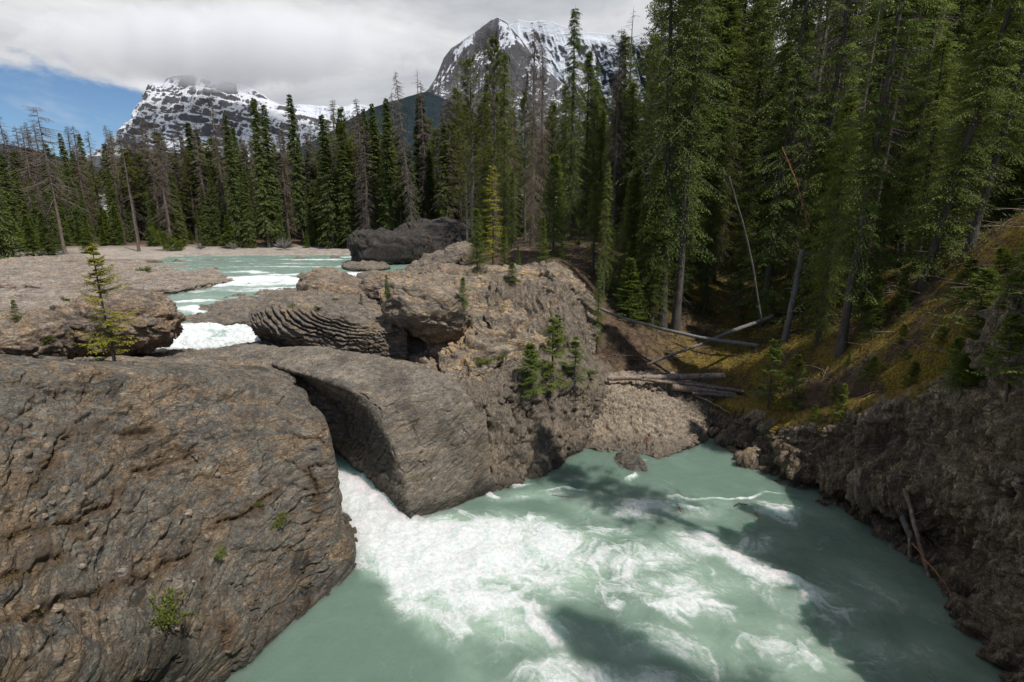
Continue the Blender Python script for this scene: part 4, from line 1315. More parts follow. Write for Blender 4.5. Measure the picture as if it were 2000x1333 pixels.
# upper river
ur = [[P(x, 494, z=5.22) for x in (-600, -150, 150, 400, 560, 700, 950)],
      [P(x, 502, z=5.18) for x in (-200, 60, 250, 410, 560, 700, 930)],
      [P(x, 515, z=5.12) for x in (-100, 150, 280, 430, 560, 700, 900)],
      [P(x, 533, z=5.00) for x in (100, 250, 380, 480, 570, 690, 880)],
      [P(x, 548, z=4.84) for x in (150, 270, 390, 490, 580, 700, 860)],
      [P(x, 566, z=4.70) for x in (150, 260, 370, 460, 560, 680, 850)],
      [P(x, 586, z=4.60) for x in (120, 240, 330, 420, 510, 620, 800)],
      [P(x, 600, z=4.48) for x in (60, 200, 320, 400, 470, 580, 700)],
      [P(x, 625, z=4.10) for x in (-40, 120, 290, 380, 450, 520, 600)],
      [P(x, 645, z=3.95) for x in (-100, 60, 250, 380, 450, 520, 600)],
      [P(x, 668, z=3.62) for x in (-100, 60, 250, 380, 450, 520, 600)],
      [P(x, 690, z=3.15) for x in (-100, 60, 250, 380, 450, 520, 600)],
      [P(x, 705, z=2.6) for x in (-100, 60, 250, 380, 450, 520, 600)]]
Cg = np.array(ur)
G = catrom(catrom(Cg, [90, 70, 70, 60, 60, 50, 40, 50, 30, 40, 40, 20], 0), [30, 70, 110, 130, 130, 60], 1)
fo = np.zeros(G.shape[:2])


def rblob(px, py, z, rx, ry, a, ang=0.0):
    global fo
    c = P(px, py, z=z)
    dx, dy = GXw - c[0], GYw - c[1]
    ca, sa = math.cos(ang), math.sin(ang)
    u, v = dx * ca + dy * sa, -dx * sa + dy * ca
    fo = np.maximum(fo, a * np.exp(-((u / rx) ** 2 + (v / ry) ** 2)))


Qr = np.stack([G[..., 0], G[..., 1], G[..., 0] * 0], -1)
GXw = G[..., 0] + 1.2 * fbm(Qr * 0.25, 3)
GYw = G[..., 1] + 1.2 * fbm(Qr * 0.25 + 30, 3) + 0.4 * fbm(Qr * 0.9 + 3, 3)
for a in [(500, 546, 4.9, 4.0, 2.6, 1.2), (470, 556, 4.8, 4.5, 1.2, 0.8), (560, 562, 4.8, 4.5, 0.9, 0.7), (700, 545, 4.9, 3, 1.6, 1.0), (580, 550, 4.85, 3.4, 2.0, 0.75), (690, 535, 5.0, 3.0, 2.0, 0.9), (620, 508, 5.1, 5.5, 1.3, 0.7), (700, 503, 5.15, 3, 1.2, 0.7),
          (560, 521, 5.1, 7, 0.9, 0.55), (430, 523, 5.1, 3, 0.8, 0.4), (440, 566, 4.75, 5.0, 0.7, 0.5), (370, 590, 4.6, 2.2, 0.7, 0.75), (370, 603, 4.5, 2.0, 0.6, 1.1),
          (480, 532, 5.0, 2.5, 1.0, 0.8), (545, 536, 5.0, 2.5, 0.8, 0.7), (640, 560, 4.8, 3, 1, 0.8), (660, 545, 4.9, 3.5, 0.9, 0.7), (400, 508, 5.1, 4, 0.8, 0.35)]:
    rblob(*a)
casc = sstep(29.8, 28.8, G[..., 1] + 0.0)
fo = np.maximum(fo, (0.72 + 0.5 * fbm(Qr * np.array((0.5, 1.6, 1)), 3)) * casc)
fo = np.maximum(fo, 0.20)
Z = 0.30 * casc * ridged(Qr * np.array((0.7, 1.5, 1)) + 3, 4) + 0.05 * fbm(Qr * 0.8, 3) + 0.22 * sstep(0.3, 1.0, fo) * np.maximum(fbm(Qr * np.array((0.45, 0.9, 1)) + 3, 4), -0.3) + 0.05 * ridged(Qr * np.array((1, 1.8, 1)), 3) * sstep(0.2, 0.8, fo)
G[..., 2] += Z
me = raw_mesh('river_water', G.reshape(-1, 3), grid_faces(*G.shape[:2]), M['river'], attrs={'foam': fo, 'froth': froth(Qr, fo * 1.15, 0.55, (0.7, 1.5, 1))})
tag(link('river_water', me), 'turquoise upper river with white rapids', None, kind='structure')
# ------------------------------------------------------------------ mountains
def mountain(name, crest, base_py, D, Df, nx, ny, mat, label, seed=0, terr=0.0, tstep=60.0, gul=90.0, gsc=1 / 420.0, jag=25.0, diag=0.0, rough=1.0, backdrop=0.5):
    cx = np.array([c[0] for c in crest], float)
    cyv = np.array([c[1] for c in crest], float)
    pxs = np.linspace(cx[0], cx[-1], nx)
    pys = np.interp(pxs, cx, cyv)
    top = np.array([P(a, b_, y=D) for a, b_ in zip(pxs, pys)])
    # slope falls towards the viewer; rows from behind the crest to the foot
    wv = np.linspace(0, 1, ny)
    rows = []
    for w_ in wv:
        yy = D + (Df - D) * w_
        zf = CAM_Z + (base_py_z(base_py, Df))
        z = top[:, 2] + (zf - top[:, 2]) * (w_ ** 0.85)
        x = top[:, 0] * (1 + (yy / D - 1) * 0.55)
        rows.append(np.stack([x, np.full_like(x, yy), z], -1))
    back = rows[0] + np.array((0, backdrop * 700, 0)) - np.array((0, 0, 1)) * (rows[0][:, 2:3] * 0.55)
    G = np.array([back] + rows)
    # gullies and buttresses
    Q = G + seed * 5000
    fall = np.linspace(0, 1, ny)
    fall = np.concatenate([[0.0], fall])[:, None]
    sk = Q[..., 0] + diag * (top[:, 2].max() - G[..., 2])
    q2 = np.stack([sk * gsc, G[..., 2] * gsc * 0.22, Q[..., 1] * gsc * 0.2], -1)
    g = ridged(q2, 5, 0.55) - 0.55
    f = fbm(Q / 260.0, 6, 0.55)
    amp = sstep(0.0, 0.10, fall)
    G[..., 1] -= gul * g * 2.2 * amp * rough
    G[..., 2] += (gul * 0.55 * g + gul * 0.55 * f) * amp + jag * fbm(np.stack([Q[..., 0] / 110.0, Q[..., 0] * 0, Q[..., 1] * 0], -1), 4)
    if terr:
        zz_ = G[..., 2] + 0.13 * G[..., 0] + 60 * fbm(Q / 500.0, 4)
        for ts, am, of in ((tstep, 0.9, 0.0), (tstep * 0.43, 0.8, 31.0), (tstep * 2.3, 0.5, 77.0)):
            k = (zz_ + of) / ts
            fl = np.floor(k)
            fr = k - fl
            a0 = 0.15 + 0.85 * _rv[_perm[fl.astype(int) & 255], 1]
            a0 = a0 * sstep(-0.35, 0.35, fbm(np.stack([Q[..., 0] / 230.0, fl * 3.7, Q[..., 0] * 0 + of], -1), 3))
            G[..., 2] += terr * am * a0 * ts * (sstep(0.30, 0.70, fr) - fr)
    me = raw_mesh(name, G.reshape(-1, 3), grid_faces(*G.shape[:2]), mat)
    return tag(link(name, me), label, None, kind='structure')


def base_py_z(py, y):
    r = ray(1000, py)
    return r[2] * y / r[1]


def mount_mat(name, rock, rock2, snow_lo, snow_hi, forest=None, fz=(0, 0), nscale=1 / 40.0, zc=0.55, zc2=0.66, fx=(0, 1, 0)):
    m, t, b, out = new_mat(name)
    geo = t.n('ShaderNodeNewGeometry')
    pos = geo.outputs['Position']
    nrm = t.n('ShaderNodeSeparateXYZ', {0: geo.outputs['Normal']})
    z = t.n('ShaderNodeSeparateXYZ', {0: pos}).outputs[2]
    nA = t.noise(pos, nscale * 0.25, 6, 0.6)
    nB = t.noise(t.mapping(pos, scale=(1, 1, 3.0)), nscale, 8, 0.72, 0.6)
    nC = t.noise(pos, nscale * 5, 5, 0.7)
    s = t.math('ADD', nrm.outputs[2], t.math('MULTIPLY', t.math('SUBTRACT', nB, 0.5), 0.75))
    s = t.math('ADD', s, t.math('MULTIPLY', t.math('SUBTRACT', nA, 0.5), 0.5))
    nV = t.noise(t.mapping(pos, scale=(1.0, 0.6, 0.22)), nscale * 2.6, 6, 0.7, 0.4)
    s = t.math('ADD', s, t.math('MULTIPLY', t.math('SUBTRACT', nV, 0.5), 0.9))
    hz = t.smooth(z, snow_lo, snow_hi)
    s = t.math('ADD', s, t.math('MULTIPLY', t.math('SUBTRACT', hz, 1.0), 0.55))
    sn = t.smooth(s, zc, zc2)
    rc = t.mix(nB, rock, rock2)
    rc = t.mix(t.math('MULTIPLY', t.smooth(nC, 0.5, 0.7), 0.4), rc, tuple(c * 1.7 for c in rock2))
    if forest:
        xx_ = t.n('ShaderNodeSeparateXYZ', {0: pos}).outputs[0]
        zx = t.math('SUBTRACT', z, t.math('MULTIPLY', t.smooth(xx_, fx[0], fx[1]), fx[2]))
        ff = t.math('SUBTRACT', 1.0, t.smooth(t.math('ADD', zx, t.math('MULTIPLY', t.math('SUBTRACT', nB, 0.5), 420.0)), fz[0], fz[1]))
        nT = t.noise(t.mapping(pos, scale=(1, 1, 0.35)), 1 / 9.0, 3, 0.8)
        rc = t.mix(ff, rc, t.mix(nT, tuple(c * 0.5 for c in forest), tuple(c * 1.6 for c in forest)))
        sn = t.math('MULTIPLY', sn, t.math('SUBTRACT', 1.0, t.math('MULTIPLY', ff, t.smooth(nB, 0.62, 0.45))))
    col = t.mix(sn, rc, (0.60, 0.63, 0.68))  # snow colour darkened to stand for cloud shade
    t.l(col, b.inputs['Base Color'])
    b.inputs['Roughness'].default_value = 0.9
    b.inputs['Specular IOR Level'].default_value = 0.1
    bp = t.n('ShaderNodeBump', {'Height': t.math('ADD', nB, t.math('MULTIPLY', nC, 0.4)), 'Distance': 22.0, 'Strength': 0.8})
    t.l(bp.outputs[0], b.inputs['Normal'])
    return m


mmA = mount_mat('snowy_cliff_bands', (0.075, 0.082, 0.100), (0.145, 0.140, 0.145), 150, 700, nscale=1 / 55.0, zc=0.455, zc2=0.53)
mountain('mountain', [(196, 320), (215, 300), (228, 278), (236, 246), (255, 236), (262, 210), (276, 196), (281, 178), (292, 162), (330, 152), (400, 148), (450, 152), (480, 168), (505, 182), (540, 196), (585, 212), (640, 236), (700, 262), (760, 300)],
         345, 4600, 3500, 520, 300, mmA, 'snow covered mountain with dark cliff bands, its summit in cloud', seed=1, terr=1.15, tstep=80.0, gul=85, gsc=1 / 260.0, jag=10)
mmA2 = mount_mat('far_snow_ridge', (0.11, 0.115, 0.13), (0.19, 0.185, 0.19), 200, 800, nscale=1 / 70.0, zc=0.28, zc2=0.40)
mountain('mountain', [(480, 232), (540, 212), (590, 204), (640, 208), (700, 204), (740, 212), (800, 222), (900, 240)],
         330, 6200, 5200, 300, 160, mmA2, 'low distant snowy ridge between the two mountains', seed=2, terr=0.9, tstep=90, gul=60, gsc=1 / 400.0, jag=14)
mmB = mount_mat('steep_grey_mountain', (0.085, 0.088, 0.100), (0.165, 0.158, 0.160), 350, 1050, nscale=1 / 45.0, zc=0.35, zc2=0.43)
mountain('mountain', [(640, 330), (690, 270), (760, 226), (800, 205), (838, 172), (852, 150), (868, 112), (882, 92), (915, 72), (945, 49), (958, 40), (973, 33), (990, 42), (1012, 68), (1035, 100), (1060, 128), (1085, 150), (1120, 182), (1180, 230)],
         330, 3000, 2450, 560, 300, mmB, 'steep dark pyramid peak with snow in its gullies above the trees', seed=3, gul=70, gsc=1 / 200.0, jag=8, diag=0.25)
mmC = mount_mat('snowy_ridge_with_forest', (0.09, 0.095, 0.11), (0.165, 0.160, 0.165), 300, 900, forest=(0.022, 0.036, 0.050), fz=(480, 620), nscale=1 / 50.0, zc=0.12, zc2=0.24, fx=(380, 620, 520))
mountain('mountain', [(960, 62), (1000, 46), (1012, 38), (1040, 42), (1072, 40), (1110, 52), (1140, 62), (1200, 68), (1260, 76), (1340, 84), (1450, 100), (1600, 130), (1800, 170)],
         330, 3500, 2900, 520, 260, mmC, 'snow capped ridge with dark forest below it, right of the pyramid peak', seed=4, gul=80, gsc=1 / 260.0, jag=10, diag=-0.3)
mmD = mount_mat('dark_forest_slope', (0.020, 0.032, 0.040), (0.036, 0.050, 0.054), 3000, 4000, forest=(0.018, 0.030, 0.036), fz=(2000, 3000), nscale=1 / 60.0, zc=1.6, zc2=1.8)
mountain('hill', [(-500, 250), (-100, 276), (20, 284), (60, 292), (110, 304), (200, 330)], 372, 1500, 900, 300, 60, mmD, 'dark forested hill low on the far left', seed=5, gul=18, gsc=1 / 90.0, jag=3, rough=0.3)
mountain('hill', [(560, 300), (640, 262), (680, 234), (720, 214), (760, 199), (800, 188), (835, 178), (880, 200), (960, 240), (1100, 300)], 350, 2200, 1600, 420, 90, mmD, 'dark forested shoulder at the foot of the pyramid peak', seed=6, gul=22, gsc=1 / 90.0, jag=5, rough=0.3)

# cloud sitting on the summit of the left mountain
def cloud(c, r, dens, seed, label):
    nu, nv = 72, 36
    u = np.linspace(0, 2 * math.pi, nu + 1)
    v = np.linspace(-math.pi / 2 + 1e-3, math.pi / 2 - 1e-3, nv)
    U, Vv = np.meshgrid(u, v)
    S = np.stack([np.cos(Vv) * np.cos(U), np.cos(Vv) * np.sin(U), np.sin(Vv)], -1)
    G = S * np.array(r) + np.array(c)
    m = bpy.data.materials.new('cloud_vapour')
    m.use_nodes = True
    m.node_tree.nodes.clear()
    t = NT(m.node_tree)
    out = t.n('ShaderNodeOutputMaterial')
    geo = t.n('ShaderNodeNewGeometry')
    pos = geo.outputs['Position']
    q = t.n('ShaderNodeVectorMath', {0: pos, 1: tuple(-x for x in c)}, operation='ADD')
    q = t.n('ShaderNodeVectorMath', {0: q.outputs[0], 1: tuple(1.0 / x for x in r)}, operation='MULTIPLY')
    ln = t.n('ShaderNodeVectorMath', {0: q.outputs[0]}, operation='LENGTH').outputs['Value']
    ns = t.noise(pos, 1 / 330.0, 8, 0.68, 0.8)
    e = t.math('SUBTRACT', 1.0, t.math('ADD', ln, t.math('MULTIPLY', t.math('SUBTRACT', ns, 0.5), 1.9)))
    dn = t.math('MULTIPLY', t.smooth(e, 0.0, 0.45), dens)
    pv = t.n('ShaderNodeVolumePrincipled', {'Color': (0.93, 0.94, 0.96, 1), 'Anisotropy': 0.0, 'Density': dn})
    t.l(pv.outputs[0], out.inputs[1])
    m.cycles.volume_step_rate = 1.0
    me = raw_mesh('cloud', G.reshape(-1, 3), grid_faces(nv, nu + 1)[:, ::-1], m)
    return tag(link('cloud', me), label, None, kind='stuff')


_cc = P(440, 95, y=3950)
cloud(_cc, (1500, 450, 270), 0.0055, 1, 'cloud hiding the summit of the left mountain')
# ------------------------------------------------------------------ trees
M['needle'] = foliage_mat('spruce_needles', (0.040, 0.068, 0.017), (0.136, 0.171, 0.038), 0.30)
M['needle_bright'] = foliage_mat('young_spruce_needles', (0.065, 0.115, 0.018), (0.175, 0.225, 0.036), 0.35)
M['needle_near'] = foliage_mat('near_spruce_needles', (0.044, 0.084, 0.018), (0.205, 0.250, 0.046), 0.36)
M['needle_yellow'] = foliage_mat('yellowing_needles', (0.20, 0.185, 0.018), (0.46, 0.40, 0.04), 0.35)
M['needle_pine'] = foliage_mat('pine_needles', (0.063, 0.081, 0.016), (0.190, 0.196, 0.039), 0.30)
M['needle_dead'] = foliage_mat('dead_twigs', (0.072, 0.055, 0.044), (0.198, 0.165, 0.141), 0.05, 0.9)
M['bark'] = bark_mat('bark', (0.045, 0.036, 0.030), (0.115, 0.098, 0.084), 5)
M['bark_grey'] = bark_mat('pale_bark', (0.065, 0.057, 0.050), (0.165, 0.147, 0.130), 8)
M['bark_dead'] = bark_mat('dead_bark', (0.075, 0.055, 0.044), (0.20, 0.155, 0.125), 5)


def tube(path, radii, n=6):
    path = np.array(path, float)
    T = np.gradient(path, axis=0)
    T /= np.linalg.norm(T, axis=1)[:, None] + 1e-9
    ref = np.array((1.0, 0.1, 0.0)) if abs(T[0][0]) < 0.8 else np.array((0, 1.0, 0.1))
    U = np.cross(T, ref)
    U /= np.linalg.norm(U, axis=1)[:, None] + 1e-9
    Vv = np.cross(T, U)
    a = np.linspace(0, 2 * math.pi, n, endpoint=False)
    ring = path[:, None] + np.array(radii)[:, None, None] * (np.cos(a)[None, :, None] * U[:, None] + np.sin(a)[None, :, None] * Vv[:, None])
    k = len(path)
    idx = np.arange(k * n).reshape(k, n)
    nx_ = np.roll(idx, -1, axis=1)
    F = np.stack([idx[:-1], nx_[:-1], nx_[1:], idx[1:]], -1).reshape(-1, 4)
    return ring.reshape(-1, 3), F


def tubes3(P0, P1, P2, r0, r1):
    """many thin 3-sided limbs through three points each; returns verts, quads"""
    n = len(P0)
    pts = np.stack([P0, P1, P2], 1)
    rr = np.stack([r0, (r0 + r1) * 0.5, r1], 1)
    T = P2 - P0
    T /= np.linalg.norm(T, axis=1)[:, None] + 1e-9
    U = np.cross(T, np.array((0.02, 0.03, 1.0)))
    U /= np.linalg.norm(U, axis=1)[:, None] + 1e-9
    Vv = np.cross(T, U)
    a = np.array((0, 2.094, 4.189))
    ring = pts[:, :, None] + rr[:, :, None, None] * (np.cos(a)[None, None, :, None] * U[:, None, None] + np.sin(a)[None, None, :, None] * Vv[:, None, None])
    idx = np.arange(n * 9).reshape(n, 3, 3)
    nx_ = np.roll(idx, -1, axis=2)
    F = np.stack([idx[:, :-1], nx_[:, :-1], nx_[:, 1:], idx[:, 1:]], -1).reshape(-1, 4)
    return ring.reshape(-1, 3), F


class Acc:
    def __init__(s):
        s.V, s.F, s.n = [], [], 0

    def add(s, V, F):
        s.V.append(V)
        s.F.append(F + s.n)
        s.n += len(V)

    def get(s):
        return np.concatenate(s.V), np.concatenate(s.F)


def blades(Pt, D, L, Wd, rng, tint, fold=0.25):
    """diamond leaf sprays: start Pt, direction D, length L, width Wd"""
    n = len(Pt)
    D = D / (np.linalg.norm(D, axis=1)[:, None] + 1e-9)
    up = np.array((0, 0, 1.0)) + rng.normal(0, 0.55, (n, 3))
    S = np.cross(D, up)
    S /= np.linalg.norm(S, axis=1)[:, None] + 1e-9
    N_ = np.cross(S, D)
    a = Pt
    m_ = Pt + D * (L * 0.45)[:, None]
    b_ = m_ + S * (Wd * 0.5)[:, None] - N_ * (Wd * fold * 0.5)[:, None]
    c_ = Pt + D * L[:, None] - N_ * (L * 0.06)[:, None]
    d_ = m_ - S * (Wd * 0.5)[:, None] - N_ * (Wd * fold * 0.5)[:, None]
    V = np.stack([a, b_, c_, d_], 1).reshape(-1, 3)
    F = np.arange(n * 4).reshape(n, 4)
    return V, F, np.repeat(tint, 4)


def branches(rng, H, z0, n, R, shape=0.85, top=0.02, elev=(0.25, -0.45), droop=0.35, upturn=0.15, jit=0.25, whorl=0.0, sparse=0.0, lop=None, gaps=0.25):
    """branch table: base point params"""
    u = np.sort(rng.rand(n)) ** 0.9
    z = z0 + (H * (1 - top) - z0) * u
    if whorl:
        z = np.round(z / whorl) * whorl + rng.normal(0, 0.06 * whorl, n)
    s = np.clip((H - z) / (H - z0 + 1e-6), 0, 1)
    az = rng.rand(n) * 2 * math.pi
    env = s ** shape
    # crown outline wobbles with height and direction
    wob = 1 + gaps * fbm(np.stack([np.cos(az) * 1.1, np.sin(az) * 1.1, z * 0.35 + rng.rand() * 50], -1), 3) * 1.6
    L = R * env * np.clip(wob, 0.35, 1.7) * (1 + jit * rng.normal(0, 1, n) * 0.6) + 0.03 * R
    low = np.clip((1 - s) * 0 + (s - 0.86) / 0.14, 0, 1)
    L = L * (1 - 0.25 * low)
    L = np.clip(L, 0.05 * R, 1.6 * R)
    if lop is not None:
        L = L * (1 + lop[1] * np.cos(az - lop[0]))
    e = elev[0] + (elev[1] - elev[0]) * s + rng.normal(0, 0.12, n)
    keep = rng.rand(n) > sparse
    return z[keep], az[keep], L[keep], e[keep], droop, upturn


def bpos(z, az, L, e, droop, upturn, t, tr=None):
    """points along the branches; t shape (n,) or (n,k)"""
    if t.ndim == 2:
        z, az, L, e = (q[:, None] for q in (z, az, L, e))
    h = L * t * np.cos(e)
    zz_ = z + L * (t * np.sin(e) - droop * t ** 1.8 + upturn * t ** 4)
    x, y = h * np.cos(az), h * np.sin(az)
    if tr is not None:
        tx, ty = tr(z)
        x, y = x + tx, y + ty
    return np.stack([x, y, zz_], -1)


def lean_fn(lean, curve, H):
    def f(z):
        u = z / H
        return (lean[0] * u + curve[0] * u * u) * H, (lean[1] * u + curve[1] * u * u) * H
    return f


def make_conifer(rng, kind, H, z0, nb, R, tw, bl, bw, sub=1, needle=None, bark=None, tr_r=None, lean=(0, 0), curve=(0, 0), limb=True, limb_r=0.012,
                 shape=0.85, elev=(0.25, -0.45), droop=0.3, upturn=0.15, jit=0.25, whorl=0.0, sparse=0.0, lop=None, tuft=False, hang=0.25, gaps=0.25, tstart=0.12, dead_low=0.0, bare=None, sides=8):
    tr = lean_fn(lean, curve, H)
    z, az, L, e, dr, up = branches(rng, H, z0, nb, R, shape, 0.015, elev, droop, upturn, jit, whorl, sparse, lop, gaps)
    n = len(z)
    acc = Acc()
    # trunk
    r0 = tr_r or H * 0.011
    zs = np.linspace(-0.6, H, 22)
    tx, ty = tr(np.maximum(zs, 0))
    rr = r0 * (1 - np.clip(zs, 0, H) / H) ** 0.8 + 0.006
    rr[0:2] *= 1.25
    path = np.stack([tx + 0.02 * np.sin(zs * 1.3 + rng.rand() * 6), ty + 0.02 * np.cos(zs * 1.1), zs], -1)
    V, F = tube(path, rr, sides)
    acc.add(V, F)
    if limb:
        k = slice(0, n)
        p0 = bpos(z, az, L, e, dr, up, np.zeros(n), tr)
        p1 = bpos(z, az, L, e, dr, up, np.full(n, 0.5), tr)
        p2 = bpos(z, az, L, e, dr, up, np.ones(n) * 0.97, tr)
        lr = limb_r * (0.4 + L / R)
        V, F = tubes3(p0, p1, p2, lr, lr * 0.25)
        acc.add(V, F)
    if bare:   # dead lower stubs and snags
        nbare, zb0, zb1, Lb = bare
        zb = rng.uniform(zb0, zb1, nbare)
        ab = rng.rand(nbare) * 6.283
        Lbv = Lb * rng.uniform(0.3, 1.0, nbare)
        eb = rng.normal(-0.1, 0.25, nbare)
        p0 = bpos(zb, ab, Lbv, eb, 0.25, 0, np.zeros(nbare), tr)
        p1 = bpos(zb, ab, Lbv, eb, 0.25, 0, np.full(nbare, 0.5), tr)
        p2 = bpos(zb, ab, Lbv, eb, 0.25, 0, np.ones(nbare), tr)
        V, F = tubes3(p0, p1, p2, np.full(nbare, limb_r * 0.9), np.full(nbare, limb_r * 0.2))
        acc.add(V, F)
    TV, TF = acc.get()
    # foliage
    if tuft:
        nt = tw
        t = tstart + (1 - tstart) * np.sqrt(rng.rand(n, nt))
        base = bpos(z, az, L, e, dr, up, t, tr)
        base = base + rng.normal(0, 1, base.shape) * (0.10 * L[:, None, None])
        base = base.reshape(-1, 3)
        k = sub
        b3 = np.repeat(base, k, axis=0)
        d3 = rng.normal(0, 1, b3.shape)
        d3[:, 2] = np.abs(d3[:, 2]) * 0.9 + 0.15
        d3 += 0.35 * np.repeat(np.stack([np.cos(np.repeat(az, nt)), np.sin(np.repeat(az, nt)), np.zeros(n * nt)], -1), k, axis=0)
        ll = bl * rng.uniform(0.6, 1.2, len(b3))
        tint = np.repeat(np.clip(rng.normal(0.5, 0.22, len(base)), 0, 1), k) * 0.8 + rng.rand(len(b3)) * 0.2
        V, F, tt = blades(b3, d3, ll, ll * bw, rng, tint)
    else:
        nt = tw
        tq = (np.arange(nt)[None] + rng.rand(n, nt)) / nt
        t = tstart + (1 - tstart) * tq
        base = bpos(z, az, L, e, dr, up, t, tr)
        nxt = bpos(z, az, L, e, dr, up, np.minimum(t + 0.05, 1.05), tr)
        tang = nxt - base
        tang /= np.linalg.norm(tang, axis=2)[..., None] + 1e-9
        side = np.where((np.arange(nt) % 2 == 0)[None], 1.0, -1.0) * np.ones((n, 1))
        perp = np.stack([-np.sin(az), np.cos(az), np.zeros(n)], -1)[:, None] * side[..., None]
        sw = rng.uniform(0.5, 1.1, (n, nt))
        sw = sw * np.where(tq > 0.9, 0.35, 1.0)
        hg = hang * rng.uniform(0.3, 1.6, (n, nt))
        d = tang * 0.75 + perp * sw[..., None] + np.array((0, 0, -1.0)) * hg[..., None]
        d /= np.linalg.norm(d, axis=2)[..., None]
        tl = (0.16 * R + 0.34 * L[:, None] * (1 - tq) ** 0.7 * (0.35 + 0.65 * np.minimum(1, tq * 3.5))) * rng.uniform(0.6, 1.25, (n, nt))
        base, d, tl = base.reshape(-1, 3), d.reshape(-1, 3), tl.ravel()
        tipf = np.clip(t.ravel(), 0, 1)
        btint = np.repeat(rng.normal(0.42, 0.18, n), nt)
        if sub <= 1:
            ll = np.maximum(tl, bl * 0.7)
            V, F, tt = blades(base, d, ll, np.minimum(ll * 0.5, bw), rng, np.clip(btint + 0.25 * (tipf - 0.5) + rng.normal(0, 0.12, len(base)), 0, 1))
        else:
            k = sub
            f = (np.arange(k) + 0.3) / k
            b3 = (base[:, None] + d[:, None] * (tl[:, None] * f[None])[..., None])
            b3[..., 2] -= 0.15 * tl[:, None] * f[None] ** 2
            sgn = np.where(np.arange(k) % 2 == 0, 1.0, -1.0)
            pp = np.cross(d, np.array((0, 0, 1.0)))
            pp /= np.linalg.norm(pp, axis=1)[:, None] + 1e-9
            last = (np.arange(k) == k - 1)
            d3 = d[:, None] * 0.8 + pp[:, None] * (sgn * np.where(last, 0.1, 0.8))[None, :, None] + rng.normal(0, 0.22, (len(base), k, 3)) + np.array((0, 0, -0.12))
            ll = bl * rng.uniform(0.65, 1.25, (len(base), k)) * (1 - 0.35 * f[None])
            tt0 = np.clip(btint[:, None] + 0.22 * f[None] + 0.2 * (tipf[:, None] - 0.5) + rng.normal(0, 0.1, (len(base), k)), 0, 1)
            V, F, tt = blades(b3.reshape(-1, 3), d3.reshape(-1, 3), ll.ravel(), np.full(ll.size, bw), rng, tt0.ravel())
        # leader
    tm = raw_mesh('trunk', TV, TF, bark or M['bark'])
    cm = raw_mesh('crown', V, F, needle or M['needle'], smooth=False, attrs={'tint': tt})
    return {'H': H, 'tm': tm, 'cm': cm, 'kind': kind}


def place_tree(proto, name, x, y, z, h, rot, label, cat, group=None, wide=1.0, tilt=(0.0, 0.0)):
    r = bpy.data.objects.new(name, None)
    COL.objects.link(r)
    s = h / proto['H']
    r.location = (x, y, z)
    r.rotation_euler = (tilt[0], tilt[1], rot)
    r.rotation_mode = 'XYZ'
    r.scale = (s * wide, s * wide, s)
    r.empty_display_size = 0.2
    for nm, me in (('trunk', proto['tm']), ('crown', proto['cm'])):
        link(nm, me, r)
    return tag(r, label, cat, group)


rg = np.random.RandomState
PR = {}
# distant trees (seen at 60-110 m)
PR['spruce'] = [make_conifer(rg(10 + i), 'spruce', 24, [1.0, 2.5, 0.6, 3.5][i], 620, [2.0, 1.7, 2.3, 1.5][i], 13, 0.30, 0.13, needle=M['needle'], limb_r=0.02, droop=0.42, shape=[0.8, 0.62, 0.9, 0.55][i], jit=0.35, hang=0.35, gaps=0.35) for i in range(4)]
PR['pine'] = [make_conifer(rg(30 + i), 'pine', 22, [7, 10, 5][i], 150, [2.1, 1.8, 2.3][i], 9, 0.34, 0.20, sub=7, tuft=True, needle=M['needle_pine'], limb_r=0.03, elev=(0.8, 0.0), droop=0.05, upturn=0.25, shape=0.42, gaps=0.6, jit=0.5, tstart=0.35, bare=(60, 2, 12, 1.4)) for i in range(3)]
PR['dead'] = [make_conifer(rg(50 + i), 'dead', 22, [2, 4, 1.5, 3][i], 330, [1.6, 1.25, 2.0, 1.4][i], 11, 0.25, 0.035, needle=M['needle_dead'], bark=M['bark_dead'], limb_r=0.024, droop=0.50, shape=[0.55, 0.4, 0.7, 0.5][i], jit=0.5, gaps=0.5, hang=0.5, sparse=0.15) for i in range(4)]
PR['bare'] = [make_conifer(rg(60 + i), 'bare', 20, 4, 110, 1.2, 4, 0.25, 0.03, needle=M['needle_dead'], bark=M['bark_dead'], limb_r=0.022, droop=0.35, shape=0.4, jit=0.6, gaps=0.6, hang=0.3, sparse=0.2) for i in range(2)]
PR['young'] = [make_conifer(rg(70 + i), 'young', 7, 0.15, 260, [1.35, 1.1][i], 13, 0.22, 0.09, needle=M['needle_bright'], limb_r=0.012, elev=(0.45, -0.1), droop=0.25, upturn=0.2, shape=0.9, jit=0.25, gaps=0.25, hang=0.2) for i in range(2)]
